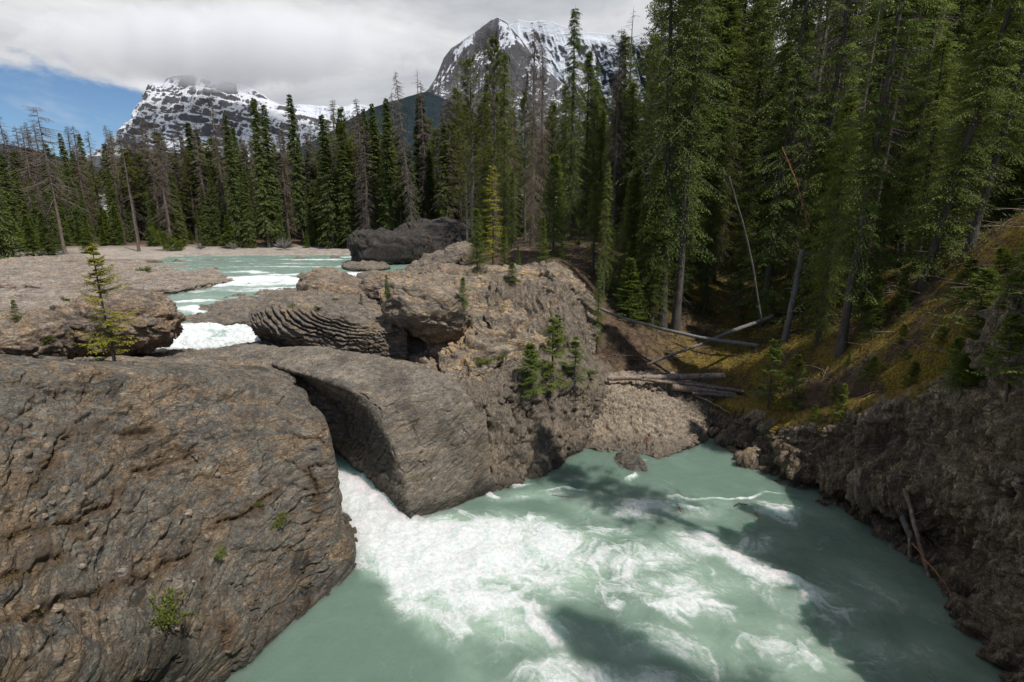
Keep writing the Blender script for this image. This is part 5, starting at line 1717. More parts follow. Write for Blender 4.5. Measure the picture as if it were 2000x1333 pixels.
# middle distance (25-50 m)
PR['mid'] = [make_conifer(rg(80 + i), 'mid', 20, [0.6, 2.5, 4.5][i], [620, 520, 420][i], [1.9, 1.5, 1.6][i], 15, 0.15, 0.050, sub=4, needle=M['needle_near'], limb_r=0.014, droop=0.42, shape=[0.75, 0.5, 0.5][i], jit=0.5, gaps=0.6, hang=0.35, sparse=0.12, bare=(90, 0.5, 9, 1.1)) for i in range(3)]
PR['midpine'] = [make_conifer(rg(90 + i), 'midpine', 22, [6, 9][i], 160, [2.2, 1.9][i], 12, 0.26, 0.17, sub=8, tuft=True, needle=M['needle_pine'], bark=M['bark_grey'], limb_r=0.025, elev=(0.8, 0.0), droop=0.05, upturn=0.25, shape=0.42, gaps=0.6, jit=0.5, tstart=0.3, bare=(90, 1, 11, 1.5)) for i in range(2)]
PR['middead'] = [make_conifer(rg(95 + i), 'middead', 22, [1.5, 3][i], 420, [1.6, 1.3][i], 15, 0.2, 0.022, sub=1, needle=M['needle_dead'], bark=M['bark_dead'], limb_r=0.016, droop=0.55, shape=[0.5, 0.4][i], jit=0.5, gaps=0.5, hang=0.5) for i in range(2)]
PR['midyoung'] = [make_conifer(rg(100 + i), 'midyoung', 6, 0.1, 260, [1.35, 1.1][i], 14, 0.13, 0.05, sub=3, needle=M['needle_bright'], limb_r=0.010, elev=(0.5, -0.15), droop=0.25, upturn=0.22, shape=0.92, jit=0.25, gaps=0.3, hang=0.2) for i in range(2)]
# near trees (10-25 m)
PR['near'] = [make_conifer(rg(110 + i), 'near', 19, [5.0, 1.0, 3.0][i], [380, 460, 330][i], [2.3, 1.7, 1.5][i], 20, 0.13, 0.046, sub=6, needle=M['needle_near'], bark=M['bark'], limb_r=0.014, droop=0.42, upturn=0.18, shape=[0.6, 0.55, 0.45][i], jit=0.5, gaps=0.6, hang=0.28, sparse=0.12, bare=(110, 0.3, 8, 1.2), sides=14, elev=(0.3, -0.15)) for i in range(3)]
PR['sparse'] = [make_conifer(rg(120 + i), 'sparse', 4.0, [0.5, 0.3][i], [84, 80][i], [0.80, 0.85][i], 18, 0.085, 0.034, sub=6, needle=[M['needle_yellow'], M['needle_bright']][i], limb_r=0.011, elev=(0.45, -0.15), droop=0.12, upturn=0.15, shape=0.75, jit=0.5, gaps=0.5, hang=0.15, tr_r=0.055) for i in range(2)]
PR['sapling'] = [make_conifer(rg(130 + i), 'sapling', 2.2, 0.1, [120, 100][i], [0.75, 0.6][i], 14, 0.07, 0.028, sub=5, needle=M['needle_bright'], limb_r=0.007, elev=(0.5, -0.1), droop=0.15, upturn=0.2, shape=0.9, jit=0.4, gaps=0.4, hang=0.12, tr_r=0.025) for i in range(2)]
PR['ylw'] = [make_conifer(rg(140), 'ylw', 9, 1.0, 150, 1.15, 12, 0.12, 0.05, sub=3, needle=M['needle_yellow'], limb_r=0.012, elev=(0.4, -0.2), droop=0.3, upturn=0.15, shape=0.6, jit=0.5, gaps=0.6, hang=0.3, tr_r=0.07)]
PR['snag'] = [make_conifer(rg(150), 'snag', 22, 8, 150, 2.9, 9, 0.25, 0.035, needle=M['needle_dead'], bark=M['bark_dead'], limb_r=0.035, droop=0.35, shape=0.25, jit=0.8, gaps=0.9, hang=0.5)]
KIND = {'spruce': ('spruce_tree', 'spruce'), 'pine': ('pine_tree', 'pine'), 'dead': ('dead_tree', 'dead tree'), 'bare': ('dead_tree', 'dead tree'), 'young': ('young_spruce', 'young spruce'), 'mid': ('spruce_tree', 'spruce'),
        'midpine': ('pine_tree', 'pine'), 'middead': ('dead_tree', 'dead tree'), 'midyoung': ('young_spruce', 'young spruce'), 'near': ('spruce_tree', 'spruce'), 'sparse': ('young_spruce', 'young spruce'),
        'sapling': ('young_spruce', 'young spruce'), 'ylw': ('young_spruce', 'young spruce'), 'snag': ('dead_tree', 'dead tree')}
rt = random.Random(5)


def tree_at(kind, var, px, y, top, label, group=None, base=None, wide=1.0, tilt=(0, 0), h=None, dz=-0.05):
    """px: photo column of the foot; y: distance; top: photo row of the tip"""
    if base is not None:
        x, yy, z = P(px, base, y=y)
        hp, _n_ = hit(px, base)
        if hp is not None and abs(hp.y - y) < 0.3 * y + 1:
            x, y, z = hp
        else:
            zd = drop(x, y)
            z = zd if zd is not None else z
    else:
        u = (px - CX) / FPX
        # column px meets the ground: solve along the ray footprint
        z = CAM_Z - 3
        for _ in range(6):
            f = (y - (z - CAM_Z) * 0) / 1.0
            # forward distance along the optical axis for a point (.., y, z)
            fw = y * _c - (z - CAM_Z) * _s
            x = u * fw
            z = float(gz(np.array([x]), np.array([y]))[0])
    if h is None:
        r = ray(px, top)
        h = CAM_Z + r[2] / r[1] * y - z
    nm, cat = KIND[kind]
    return place_tree(PR[kind][var], nm, x, y, z + dz, h, rt.uniform(0, 6.28), label, cat, group, wide, tilt)
# ------------------------------------------------------------------ individual trees
H_ = [
 # kind, var, px, y, top, wide, label
 ('spruce', 2, 2, 60, 200, 1.35, 'broad dark spruce at the left edge of the far bank', None),
 ('young', 0, 28, 66, 405, 1.5, 'bushy bright green young spruce at the foot of the broad dark one', None),
 ('young', 1, 66, 68, 432, 1.7, 'round bright green young spruce, second from the left edge', None),
 ('young', 0, 95, 70, 415, 1.3, 'bright green young spruce just left of the tall grey dead tree with broken crown', None),
 ('snag', 0, 128, 70, 205, 1.0, 'tall grey dead tree with a broken sideways crown, on the far bank at the left', None),
 ('spruce', 1, 470, 84, 218, 1.0, 'slim dark spruce just left of the tall twin spruces on the far bank', None),
 ('spruce', 1, 526, 84, 186, 1.0, 'left and taller one of the tall twin spruces on the far bank', None),
 ('spruce', 3, 543, 85, 200, 1.1, 'right one of the tall twin spruces on the far bank', None),
 ('spruce', 3, 592, 90, 180, 1.0, 'lone tall spruce tip right of the twin spruces on the far bank', None),
 ('dead', 1, 448, 88, 196, 1.0, 'thin dead tree behind the slim spruce left of the twins', None),
 ('dead', 0, 336, 84, 232, 1.2, 'dense brown dead tree in front of the cliff-banded mountain', None),
 ('dead', 2, 345, 90, 250, 1.0, 'second brown dead tree close behind the dense brown one', None),
 ('bare', 0, 272, 78, 262, 1.0, 'bare grey leaning dead tree at the edge of the gravel bar', None),
 ('dead', 3, 244, 92, 262, 1.0, 'brown dead tree under the left shoulder of the cliff-banded mountain', None),
 ('spruce', 1, 742, 84, 197, 1.0, 'dark pointed spruce, right one of the pair above the black cubic rock', None),
 ('spruce', 1, 726, 85, 207, 1.0, 'dark pointed spruce, left one of the pair above the black cubic rock', None),
 ('dead', 1, 812, 74, 134, 0.9, 'tall thin dead tree leaning left against the cloud, left of the pyramid peak', (0, -0.07)),
 ('bare', 1, 828, 78, 130, 0.9, 'bare dead pole beside the tall leaning one, left of the pyramid peak', None),
 ('midpine', 0, 925, 46, 112, 1.1, 'yellow green pine in front of the left flank of the pyramid peak', None),
 ('midpine', 1, 968, 47, 74, 1.0, 'taller yellow green pine reaching the snow of the pyramid peak', None),
 ('mid', 1, 986, 50, 95, 1.0, 'spruce right behind the taller yellow green pine', None),
 ('middead', 0, 1040, 42, 48, 1.1, 'big brown dead tree with two red brown stems, below the pyramid peak', None),
 ('middead', 1, 1056, 44, 60, 0.9, 'narrow brown dead tree right of the big brown one', None),
 ('mid', 1, 1112, 44, 8, 0.9, 'slender tall spruce standing against the sky with a pale stem', None),
 ('mid', 0, 1140, 47, 92, 1.0, 'rounded green spruce right of the slender tall one', None),
 ('middead', 1, 1196, 44, 50, 1.0, 'reddish brown dead tree before the snow ridge', None),
 ('bare', 0, 1216, 52, 10, 1.0, 'bare grey dead tree with a thin tip against the sky', None),
 ('midpine', 0, 1262, 34, -30, 0.95, 'tall yellow green pine at the left edge of the near forest', None),
 ('mid', 2, 1320, 30, -260, 0.9, 'tall dark spruce right behind the yellow green pine of the near forest', None),
 ('midyoung', 0, 932, 36, 405, 1.0, 'bright green young spruce standing on the rusty rock', None),
 ('ylw', 0, 963, 39, 318, 1.0, 'yellowish young spruce with a thin dark stem behind the bright green one', None),
 ('midyoung', 1, 985, 38, 440, 0.9, 'small green spruce between the yellowish one and the forest', None),
 ('mid', 0, 1000, 42, 330, 1.2, 'dense mid green conifer behind the small green spruce', None),
 ('midyoung', 0, 1080, 37, 300, 1.0, 'bright green conical spruce on the rock terrace, tallest of the terrace', None),
 ('midyoung', 1, 1060, 34, 420, 0.9, 'blue green small spruce in front of the conical one on the terrace', None),
 ('midyoung', 1, 1098, 34, 470, 0.8, 'tiny spruce right of the blue green one on the terrace', None),
 ('midyoung', 1, 1012, 35, 478, 0.8, 'tiny pale green spruce on the bare brown terrace', None),
 ('mid', 2, 1178, 30.5, 310, 0.65, 'thin yellow lit spruce rising from the gully edge', None),
 ('sapling', 0, 1000, 29.5, 512, 1.3, 'bushy green sapling on the edge of the ribbed rock face', None),
]
for k, v, px, y, top, wd, lab, tl in H_:
    base = None
    if 'rusty rock' in lab:
        base = 528
    if 'edge of the ribbed' in lab:
        base = 552
    tree_at(k, v, px, y, top, lab, wide=wd, tilt=tl or (0, 0), base=base)

# trees rooted on rocks: foot row given
for k, v, px, base, y, top, wd, lab in [
        ('sparse', 0, 222, 706, 16.6, 474, 0.88, 'small yellow green spruce with open branches standing on the slab before the large boulder'),
        ('sapling', 1, 33, 626, 17.5, 584, 1.0, 'tiny yellow green spruce on the boulder at the left edge'),
        ('sparse', 1, 1088, 690, 22.0, 612, 1.3, 'dark green spruce in the middle of the clump on the cliff ledge'),
        ('sparse', 1, 1078, 752, 21.2, 618, 1.25, 'tallest stem of the small spruce clump on the cliff ledge'),
        ('sparse', 1, 1122, 748, 21.6, 655, 1.35, 'lower right spruce of the clump on the cliff ledge'),
        ('sapling', 0, 1035, 770, 20.4, 668, 1.0, 'drooping young spruce left of the clump, hanging over the shadowed cliff'),
        ('sapling', 0, 905, 600, 24.4, 540, 0.7, 'thin leaning sapling on the tan outcrop'),
        ('sapling', 1, 757, 588, 26, 536, 0.6, 'tiny spruce on top of the overhanging tan block'),
        ('sapling', 1, 706, 596, 27, 572, 0.8, 'tiny dark green spruce below the golden brown boulder'),
        ('sapling', 0, 918, 636, 24, 604, 1.0, 'small green shoot in the crack of the tan outcrop'),
        ('sapling', 1, 1640, 818, 17.4, 748, 0.9, 'sunlit little spruce on the mossy brink above the dark cliff'),
        ('sapling', 1, 1590, 822, 18.2, 788, 1.2, 'tiny sunlit seedling left of the little spruce on the mossy brink'),
        ('sapling', 0, 1862, 735, 13.6, 655, 1.2, 'scraggly green spruce on the moss under the upper shale wall'),
        ('sapling', 0, 1905, 640, 12.9, 520, 1.3, 'half bare little spruce above the upper shale wall'),
        ('sparse', 1, 1985, 600, 11.8, 440, 1.0, 'ragged young spruce at the right edge above the shale wall'),
        ('sparse', 1, 1525, 660, 24.0, 550, 1.0, 'green spruce tip beside the broken grey stump'),
        ('sparse', 1, 1500, 790, 21.0, 660, 1.2, 'shaggy dark spruce hanging over the brink beside the driftwood'),
        ('sparse', 1, 1545, 800, 20.0, 690, 1.2, 'second shaggy dark spruce on the brink, right of the driftwood'),
        ('sparse', 0, -30, 900, 7.9, 770, 0.55, 'yellow green branch tips entering at the left edge of the slab'),
        ('sparse', 0, -35, 1130, 6.4, 960, 0.5, 'lower yellow green branch tips at the left edge of the slab')]:
    tree_at(k, v, px, y, top, lab, base=base, wide=wd)

# big trees on the right bank
for k, v, px, base, y, top, wd, tl, lab in [
        ('near', 0, 1893, 487, 15.5, -420, 0.81, (0.0, 0.11), 'large spruce with thick grey scaly trunk leaning right on the mossy bank'),
        ('near', 1, 1800, 560, 17.5, -330, 0.94, (0.0, 0.16), 'leaning spruce with bowed dark trunk left of the thick grey trunk'),
        ('near', 2, 1640, 690, 18.6, -480, 0.72, (0.0, 0.02), 'dark narrow spruce with straight grey trunk rising from the moss slope'),
        ('near', 1, 1485, 640, 25.0, -420, 0.68, (0.0, 0.03), 'tall spruce in the middle of the gully with pale lit trunk'),
        ('near', 2, 1568, 600, 27.0, -400, 0.77, (0.0, 0.02), 'tall spruce behind the broken grey stump'),
        ('mid', 2, 1295, 640, 27.5, -300, 0.9, (0, 0.05), 'tall dark spruce standing over the fallen crossed poles'),
        ('near', 2, 1755, 520, 27, -400, 0.85, (0.0, 0.04), 'bright lit spruce behind the leaning spruces'),
        ('mid', 1, 1165, 690, 26.5, 500, 0.9, (0, 0), 'short dark spruce at the left side of the gully'),
        ('mid', 0, 1245, 620, 31, 395, 1.0, (0, 0), 'short shaded spruce above the gully, left of the crossed poles'),
        ('near', 1, 2130, 430, 17.5, -400, 1.02, (0.0, -0.03), 'big overhanging spruce at the right edge'),
        ('mid', 1, 1690, 640, 21.5, 330, 1.2, (0, 0), 'shaggy shaded spruce leaning over the moss slope'),
        ('mid', 0, 1375, 610, 31, 300, 1.0, (0, 0), 'dense shaded spruce behind the crossing of the poles'),
        ('mid', 1, 1440, 600, 33, 250, 1.1, (0, 0), 'dense shaded spruce right of the crossing of the poles')]:
    tree_at(k, v, px, y, top, lab, base=base, wide=wd, tilt=tl)

# two spruces of the right bank just outside the view, whose shade falls on the pool
place_tree(PR['mid'][0], 'spruce_tree', 11.2, 2.2, 7.2, 16.5, 1.0, 'spruce on the cliff top just beyond the right edge of the view', 'spruce', 'spruces on the cliff top outside the view', 1.3)

place_tree(PR['midpine'][1], 'pine_tree', 12.6, 9.4, 7.6, 20.5, 2.0, 'tall pine on the cliff top beyond the right edge of the view', 'pine', None, 0.9)

# ------------------------------------------------------------------ filling of the forest, every tree its own object
labs = {
 'spruce': 'dark green spruce in the crowded far bank forest', 'dead': 'brown dead spruce in the crowded far bank forest', 'pine': 'yellow green pine in the crowded far bank forest', 'bare': 'bare grey dead pole in the crowded far bank forest',
 'young': 'low bright green spruce at the front edge of the far forest'}
rf = random.Random(11)


def fill(n, kinds, xr, yr, hr, where, minpx=0, sel=None, lo=None, wide=(0.85, 1.2)):
    c = 0
    tries = 0
    while c < n and tries < n * 30:
        tries += 1
        px = rf.uniform(*xr)
        y = rf.uniform(*yr)
        k = rf.choices([a for a, _ in kinds], [b_ for _, b_ in kinds])[0]
        u = (px - CX) / FPX
        x = u * y * 1.02
        z = float(gz(np.array([x]), np.array([y]))[0])
        if z < (lo or 5.6):
            continue
        h = rf.uniform(*hr[k]) if isinstance(hr, dict) else rf.uniform(*hr)
        nm, cat = KIND[k]
        var = rf.randrange(len(PR[k]))
        place_tree(PR[k][var], nm, x, y, z - 0.1, h, rf.uniform(0, 6.28), where[k], cat, where[k + '_g'], rf.uniform(*wide), (rf.gauss(0, 0.02), rf.gauss(0, 0.02)))
        c += 1


def wh(place, **kw):
    d = {}
    look = {'spruce': ('dark green spruce', 'live spruces'), 'dead': ('brown dead spruce full of fine twigs', 'brown dead spruces'), 'pine': ('yellow green pine', 'pines'),
            'bare': ('bare grey dead pole', 'bare dead poles'), 'young': ('low bright green young spruce', 'young spruces'), 'mid': ('dark green spruce', 'live spruces'),
            'midpine': ('yellow green pine', 'pines'), 'middead': ('grey brown dead spruce', 'dead spruces'), 'midyoung': ('low green young spruce', 'young spruces'), 'near': ('tall shaded spruce', 'tall spruces')}
    for k, (a, g) in look.items():
        d[k] = a + ' ' + place
        d[k + '_g'] = g + ' ' + place
    return d


HF = {'spruce': (13, 21), 'dead': (15, 22), 'pine': (13, 19), 'bare': (14, 21), 'young': (2.5, 7)}
far = [('spruce', 3), ('dead', 6), ('pine', 2), ('bare', 1)]
fill(95, far, (-260, 330), (90, 112), HF, wh('of the far forest left of the gravel bar'), wide=(1.0, 1.5))
fill(40, [('spruce', 4), ('dead', 2), ('pine', 3), ('young', 4)], (-150, 210), (72, 90), {**HF, 'spruce': (8, 14), 'pine': (7, 12), 'dead': (8, 15)}, wh('in front of the far forest at the left'), lo=5.0, wide=(1.0, 1.6))
fill(130, [('spruce', 3), ('dead', 7), ('pine', 2), ('bare', 1)], (300, 720), (93, 114), HF, wh('of the far forest behind the gravel bar'), wide=(1.0, 1.5))
fill(75, [('young', 5), ('spruce', 3)], (150, 730), (83, 93), {**HF, 'spruce': (6, 13)}, wh('at the front edge of the far forest'), lo=4.8, wide=(1.0, 1.5))
fill(95, [('spruce', 4), ('dead', 5), ('pine', 3)], (660, 980), (70, 100), {**HF, 'spruce': (12, 23), 'dead': (15, 24), 'pine': (14, 21)}, wh('behind the black cubic rock'), wide=(1.0, 1.5))
fill(24, [('mid', 4), ('midpine', 2), ('middead', 2), ('midyoung', 3)], (840, 1100), (50, 66), {'mid': (8, 15), 'midpine': (10, 15), 'middead': (10, 16), 'midyoung': (3, 6)}, wh('behind the rock terrace'))
fill(40, [('mid', 5), ('midpine', 3), ('middead', 3), ('midyoung', 2)], (1060, 1330), (46, 76), {'mid': (10, 18), 'midpine': (10, 17), 'middead': (12, 18), 'midyoung': (3, 6)}, wh('behind the head of the gully'), wide=(0.9, 1.4))
fill(100, [('mid', 6), ('midpine', 3), ('middead', 4)], (1290, 2200), (33, 72), {'mid': (15, 27), 'midpine': (18, 26), 'middead': (17, 25)}, wh('deep in the forest on the right bank'), wide=(0.9, 1.4))
fill(46, [('mid', 7), ('midyoung', 4)], (1300, 2150), (24, 38), {'mid': (5, 12), 'midyoung': (2, 5)}, wh('in the undergrowth of the right bank forest'), wide=(1.0, 1.6))

fill(16, [('mid', 5), ('midyoung', 2)], (1150, 1340), (27.5, 36), {'mid': (4, 11), 'midyoung': (1.5, 4)}, wh('in the shaded gully behind the driftwood'), wide=(1.0, 1.7), lo=3.0)
fill(20, [('mid', 5), ('midyoung', 1)], (1330, 2080), (19.5, 30), {'mid': (5, 12), 'midyoung': (2, 4)}, wh('crowding the moss slope below the tall trees'), wide=(1.0, 1.7), lo=4.2)
fill(22, [('bare', 3), ('middead', 1)], (1280, 1850), (24, 40), {'bare': (10, 24), 'middead': (14, 22)}, wh('standing thin among the right bank spruces'), wide=(0.6, 1.0))
for i in range(26):
    px, py = rf.uniform(1450, 2050), rf.uniform(560, 790)
    hp, hn = hit(px, py)
    if hp is None or hp.z < 2.5 or hp.y > 30 or hp.x < 6:
        continue
    place_tree(PR['sapling'][i % 2], 'young_spruce', hp.x, hp.y, hp.z - 0.05, rf.uniform(0.5, 1.7), rf.uniform(0, 6.28), 'low straggly young spruce on the shaded moss slope', 'young spruce', 'young spruces on the moss slope', rf.uniform(0.9, 1.5), (rf.gauss(0, 0.12), rf.gauss(0, 0.12)))

# the far wood that closes the view: one mass
acc = Acc()
tints = []
rw = rg(99)
for i in range(520):
    px = rw.uniform(-400, 1300)
    y = rw.uniform(112, 150)
    if px > 900:
        y = rw.uniform(76, 120)
    x = (px - CX) / FPX * y * 1.02
    z = float(gz(np.array([x]), np.array([y]), False)[0]) - 0.3
    h = rw.uniform(13, 21)
    n = 150
    s_ = rw.rand(n) ** 0.8
    zz_ = z + h * (1 - s_)
    az = rw.rand(n) * 6.283
    L = 0.3 + 2.3 * s_ ** 0.75 * rw.uniform(0.5, 1.1, n)
    Pt = np.stack([x + 0 * az, y + 0 * az, zz_], -1)
    D = np.stack([np.cos(az), np.sin(az), np.full(n, -0.35) + rw.normal(0, 0.15, n)], -1)
    V, F, tt = blades(Pt, D, L, L * 0.42, rw, np.clip(rw.normal(0.4, 0.2, n), 0, 1))
    acc.add(V, F)
    tints.append(tt)
V, F = acc.get()
me = raw_mesh('far_forest', V, F, M['needle'], smooth=False, attrs={'tint': np.concatenate(tints)})
tag(link('far_forest', me), 'dark conifer wood closing the view behind the single trees', 'forest', kind='stuff')
# ------------------------------------------------------------------ driftwood, poles, stumps
M['log'] = bark_mat('weathered_log', (0.10, 0.068, 0.050), (0.33, 0.26, 0.21), 7)
M['log_grey'] = bark_mat('grey_pole', (0.085, 0.078, 0.072), (0.21, 0.195, 0.18), 9)
M['log_red'] = bark_mat('red_brown_stick', (0.13, 0.06, 0.03), (0.34, 0.16, 0.075), 9)


def log(name, pts, r0, r1, mat, label, cat='log', group=None, seed=0, stubs=0, n=40, wob=0.045):
    stubs = stubs + 3 if name in ('driftwood_log', 'fallen_pole', 'leaning_pole', 'broken_stump') else stubs
    rr = rg(seed)
    C3 = np.array(pts, float)
    pth = catrom(C3, [max(4, n // (len(C3) - 1))] * (len(C3) - 1), 0)
    pth = pth + wob * np.stack([fbm(np.stack([np.linspace(0, 4, len(pth)) + seed * 3.3 + k * 9, np.zeros(len(pth)), np.zeros(len(pth))], -1), 3) for k in range(3)], -1)
    R = np.linspace(r0, r1, len(pth)) * (1 + 0.30 * fbm(np.stack([np.linspace(0, 9, len(pth)) + seed, np.zeros(len(pth)), np.zeros(len(pth))], -1), 3))
    acc = Acc()
    # closed, ragged ends
    pth2 = np.concatenate([[pth[0] - (pth[1] - pth[0]) * 0.12], pth, [pth[-1] + (pth[-1] - pth[-2]) * 0.15]])
    R2 = np.concatenate([[R[0] * 0.15], R, [R[-1] * 0.1]])
    V, F = tube(pth2, R2, 9)
    V = V + (r0 * 0.10) * np.stack([fbm(V * 5 + 3, 2), fbm(V * 5 + 13, 2), fbm(V * 5 + 23, 2)], -1)
    acc.add(V, F)
    for k in range(stubs):
        i = rr.randint(2, len(pth) - 2)
        d = rr.normal(0, 1, 3)
        d[2] = abs(d[2]) * 0.7
        d /= np.linalg.norm(d)
        L = rr.uniform(0.2, 0.7)
        V, F = tube([pth[i], pth[i] + d * L * 0.5, pth[i] + d * L + np.array((0, 0, -0.05))], [R[i] * 0.3, R[i] * 0.2, 0.004], 5)
        acc.add(V, F)
    V, F = acc.get()
    me = raw_mesh(name, V, F, mat)
    return tag(link(name, me), label, cat, group)


log('fallen_pole', [P(1122, 580, y=29), P(1219, 622, y=27.6), P(1350, 656, y=26), P(1482, 676, y=24.6)], 0.065, 0.10, M['log_grey'], 'long thin grey fallen pole bridging the gully from the cliff top', 'fallen trunk', stubs=3, seed=1)
log('fallen_pole', [P(1264, 712, y=25.4), P(1340, 683, y=25.6), P(1425, 650, y=26.2), P(1510, 618, y=27)], 0.06, 0.11, M['log_grey'], 'dark fallen pole crossing beneath the long grey one, rising to the right', 'fallen trunk', stubs=5, seed=2)
G_ = 'driftwood logs piled on the bank'
log('driftwood_log', [P(1186, 739, y=24.6), P(1300, 737, y=24.5), P(1414, 735, y=24.6)], 0.12, 0.17, M['log'], 'uppermost long brown log of the driftwood pile', 'log', G_, 3, 2)
log('driftwood_log', [P(1251, 742, y=24.3), P(1350, 752, y=24.1), P(1452, 765, y=23.9)], 0.08, 0.12, M['log'], 'second log of the driftwood pile, thin and pale at its left end', 'log', G_, 4, 2)
log('driftwood_log', [P(1298, 743, y=24.45), P(1372, 753, y=24.4), P(1448, 770, y=24.2)], 0.13, 0.10, M['log'], 'dark reddish log in the middle of the driftwood pile', 'log', G_, 5, 1)
log('driftwood_log', [P(1312, 756, y=24.0), P(1375, 764, y=23.9), P(1436, 771, y=23.8)], 0.17, 0.11, M['log'], 'thick splintered log under the middle of the driftwood pile', 'log', G_, 6, 2)
log('driftwood_log', [P(1352, 768, y=23.7), P(1400, 772, y=23.6), P(1452, 777, y=23.5)], 0.07, 0.09, M['log_grey'], 'pale grey smooth log at the bottom right of the driftwood pile', 'log', G_, 7, 0)
log('driftwood_log', [P(1357, 771, y=23.8), P(1392, 788, y=23.3), P(1426, 808, y=22.8)], 0.05, 0.035, M['log'], 'thin stick sliding down from the driftwood pile towards the water', 'log', G_, 8, 0)
log('driftwood_log', [P(1284, 729, y=24.9), P(1322, 732, y=24.9), P(1356, 742, y=24.7)], 0.035, 0.03, M['log_grey'], 'short bent grey stick behind the uppermost driftwood log', 'log', G_, 9, 2)
log('broken_stump', [P(1532, 668, y=22.8), P(1548, 590, y=23.0), P(1568, 488, y=23.2)], 0.15, 0.11, M['bark_grey'], 'tall broken grey stump leaning right among the spruces', 'stump', None, 10, 6, n=30)
log('leaning_pole', [P(1488, 628, y=26.5), P(1462, 480, y=26.7), P(1424, 345, y=27)], 0.06, 0.03, M['bark_grey'], 'slim grey dead trunk leaning left out of the gully', 'dead tree', None, 11, 5, n=30)
log('leaning_pole', [P(1580, 450, y=23.5), P(1560, 370, y=23.8), P(1528, 288, y=24.2)], 0.035, 0.02, M['log_red'], 'thin pale and red broken trunk leaning left above the broken stump', 'dead tree', None, 12, 4, n=24)
log('floor_log', [P(1205, 458, y=44), P(1240, 459, y=43.8), P(1280, 466, y=43.5)], 0.13, 0.17, M['log_grey'], 'fallen log lying on the forest floor behind the gully, one end white', 'log', None, 13, 2)
log('stranded_log', [P(1740, 945, y=14.6), P(1758, 1000, y=14.2), P(1780, 1050, y=13.7)], 0.10, 0.09, M['bark_grey'], 'thick barkless log wedged upright in the undercut of the dark cliff', 'log', 'logs stranded against the dark cliff', 14, 2)
log('stranded_log', [P(1768, 955, y=14.3), P(1790, 1040, y=13.4), Pz(1817, 1134, -0.1)], 0.065, 0.055, M['log'], 'long brown log standing in the water against the dark cliff', 'log', 'logs stranded against the dark cliff', 15, 3)
log('stranded_log', [P(1776, 1050, y=13.6), P(1777, 1075, y=13.5), Pz(1778, 1100, -0.1)], 0.05, 0.06, M['log'], 'short dark stub in the water behind the long brown log', 'log', 'logs stranded against the dark cliff', 16, 0)
log('stranded_log', [P(1782, 1062, y=13.2), P(1828, 1118, y=12.3), Pz(1878, 1186, 0.02)], 0.03, 0.022, M['log_red'], 'thin orange stick slanting right from the long brown log', 'log', 'logs stranded against the dark cliff', 17, 1)
log('floating_stick', [Pz(1078, 967, 0.03), Pz(1095, 969, 0.04), Pz(1112, 971, 0.03)], 0.022, 0.015, M['log'], 'dark stick floating by the foam line, leftmost of the floating sticks', 'stick', 'sticks floating on the pool', 18, 1)
log('floating_stick', [Pz(1322, 985, 0.03), Pz(1327, 992, 0.05), Pz(1330, 1001, 0.03)], 0.022, 0.02, M['log_red'], 'reddish stick floating in a knot of foam', 'stick', 'sticks floating on the pool', 19, 1)
log('floating_stick', [Pz(1433, 988, 0.03), Pz(1446, 984, 0.04), Pz(1459, 987, 0.03)], 0.022, 0.015, M['bark'], 'black stick floating right of the knot of foam', 'stick', 'sticks floating on the pool', 20, 1)
log('floating_stick', [Pz(1474, 1002, 0.03), Pz(1480, 1009, 0.04), Pz(1482, 1016, 0.03)], 0.02, 0.012, M['log_red'], 'small red brown stick, rightmost of the floating sticks', 'stick', 'sticks floating on the pool', 21, 1)
log('stranded_stick', [P(980, 942, y=17.75), P(995, 945, y=17.7), P(1012, 944, y=17.8)], 0.03, 0.02, M['bark'], 'dark stick lodged at the waterline under the ribbed cliff', 'stick', None, 22, 1)
hp, hn = hit(1262, 862)
if hp is not None:
    log('wood_chunk', [(hp.x - 0.03, hp.y - 0.05, hp.z - 0.12), (hp.x, hp.y - 0.08, hp.z + 0.05), (hp.x + 0.03, hp.y - 0.04, hp.z + 0.2)], 0.09, 0.08, M['log_red'], 'small orange chunk of wood low on the pebbly bank', 'wood chunk', None, 23, 0)

# far bank: root wads, fallen branches, a toppled young tree
def root_wad(px, y, s, label, seed):
    rr = rg(seed)
    fw = y * _c
    x = (px - CX) / FPX * (y * _c + 4.5 * _s)
    z = drop(x, y)
    if z is None:
        z = 5.6
    acc = Acc()
    for k in range(34):
        a = rr.uniform(0.0, 3.14)
        d = np.array((math.cos(a), rr.normal(0, 0.35), math.sin(a) * 0.9 + 0.05))
        L = s * rr.uniform(0.5, 1.2)
        c_ = np.array((x, y, z + 0.2 * s))
        V, F = tube([c_, c_ + d * L * 0.5 + rr.normal(0, 0.06, 3), c_ + d * L + rr.normal(0, 0.15, 3)], [0.10 * s, 0.055 * s, 0.012], 5)
        acc.add(V, F)
    V, F = acc.get()
    return tag(link('root_wad', raw_mesh('root_wad', V, F, M['log_grey'])), label, 'root wad', 'root wads stranded on the gravel bar')


root_wad(556, 80, 1.7, 'fan of bleached roots on the gravel bar, the largest one', 1)
root_wad(455, 80.5, 1.0, 'small tangle of bleached roots left of the largest fan on the gravel bar', 2)
root_wad(392, 79, 0.9, 'tangle of grey branches on the gravel bar beside the toppled green tree', 3)
o_ = tree_at('young', 0, 348, 77, 440, 'toppled green young tree lying over the edge of the gravel bar', h=7.0, tilt=(0.0, -1.05))
log('bank_snag', [P(322, 494, y=76), P(336, 482, y=77), P(345, 472, y=78)], 0.10, 0.05, M['log_grey'], 'pale dead stem slanting over the toppled green tree', 'dead branch', None, 25, 3)

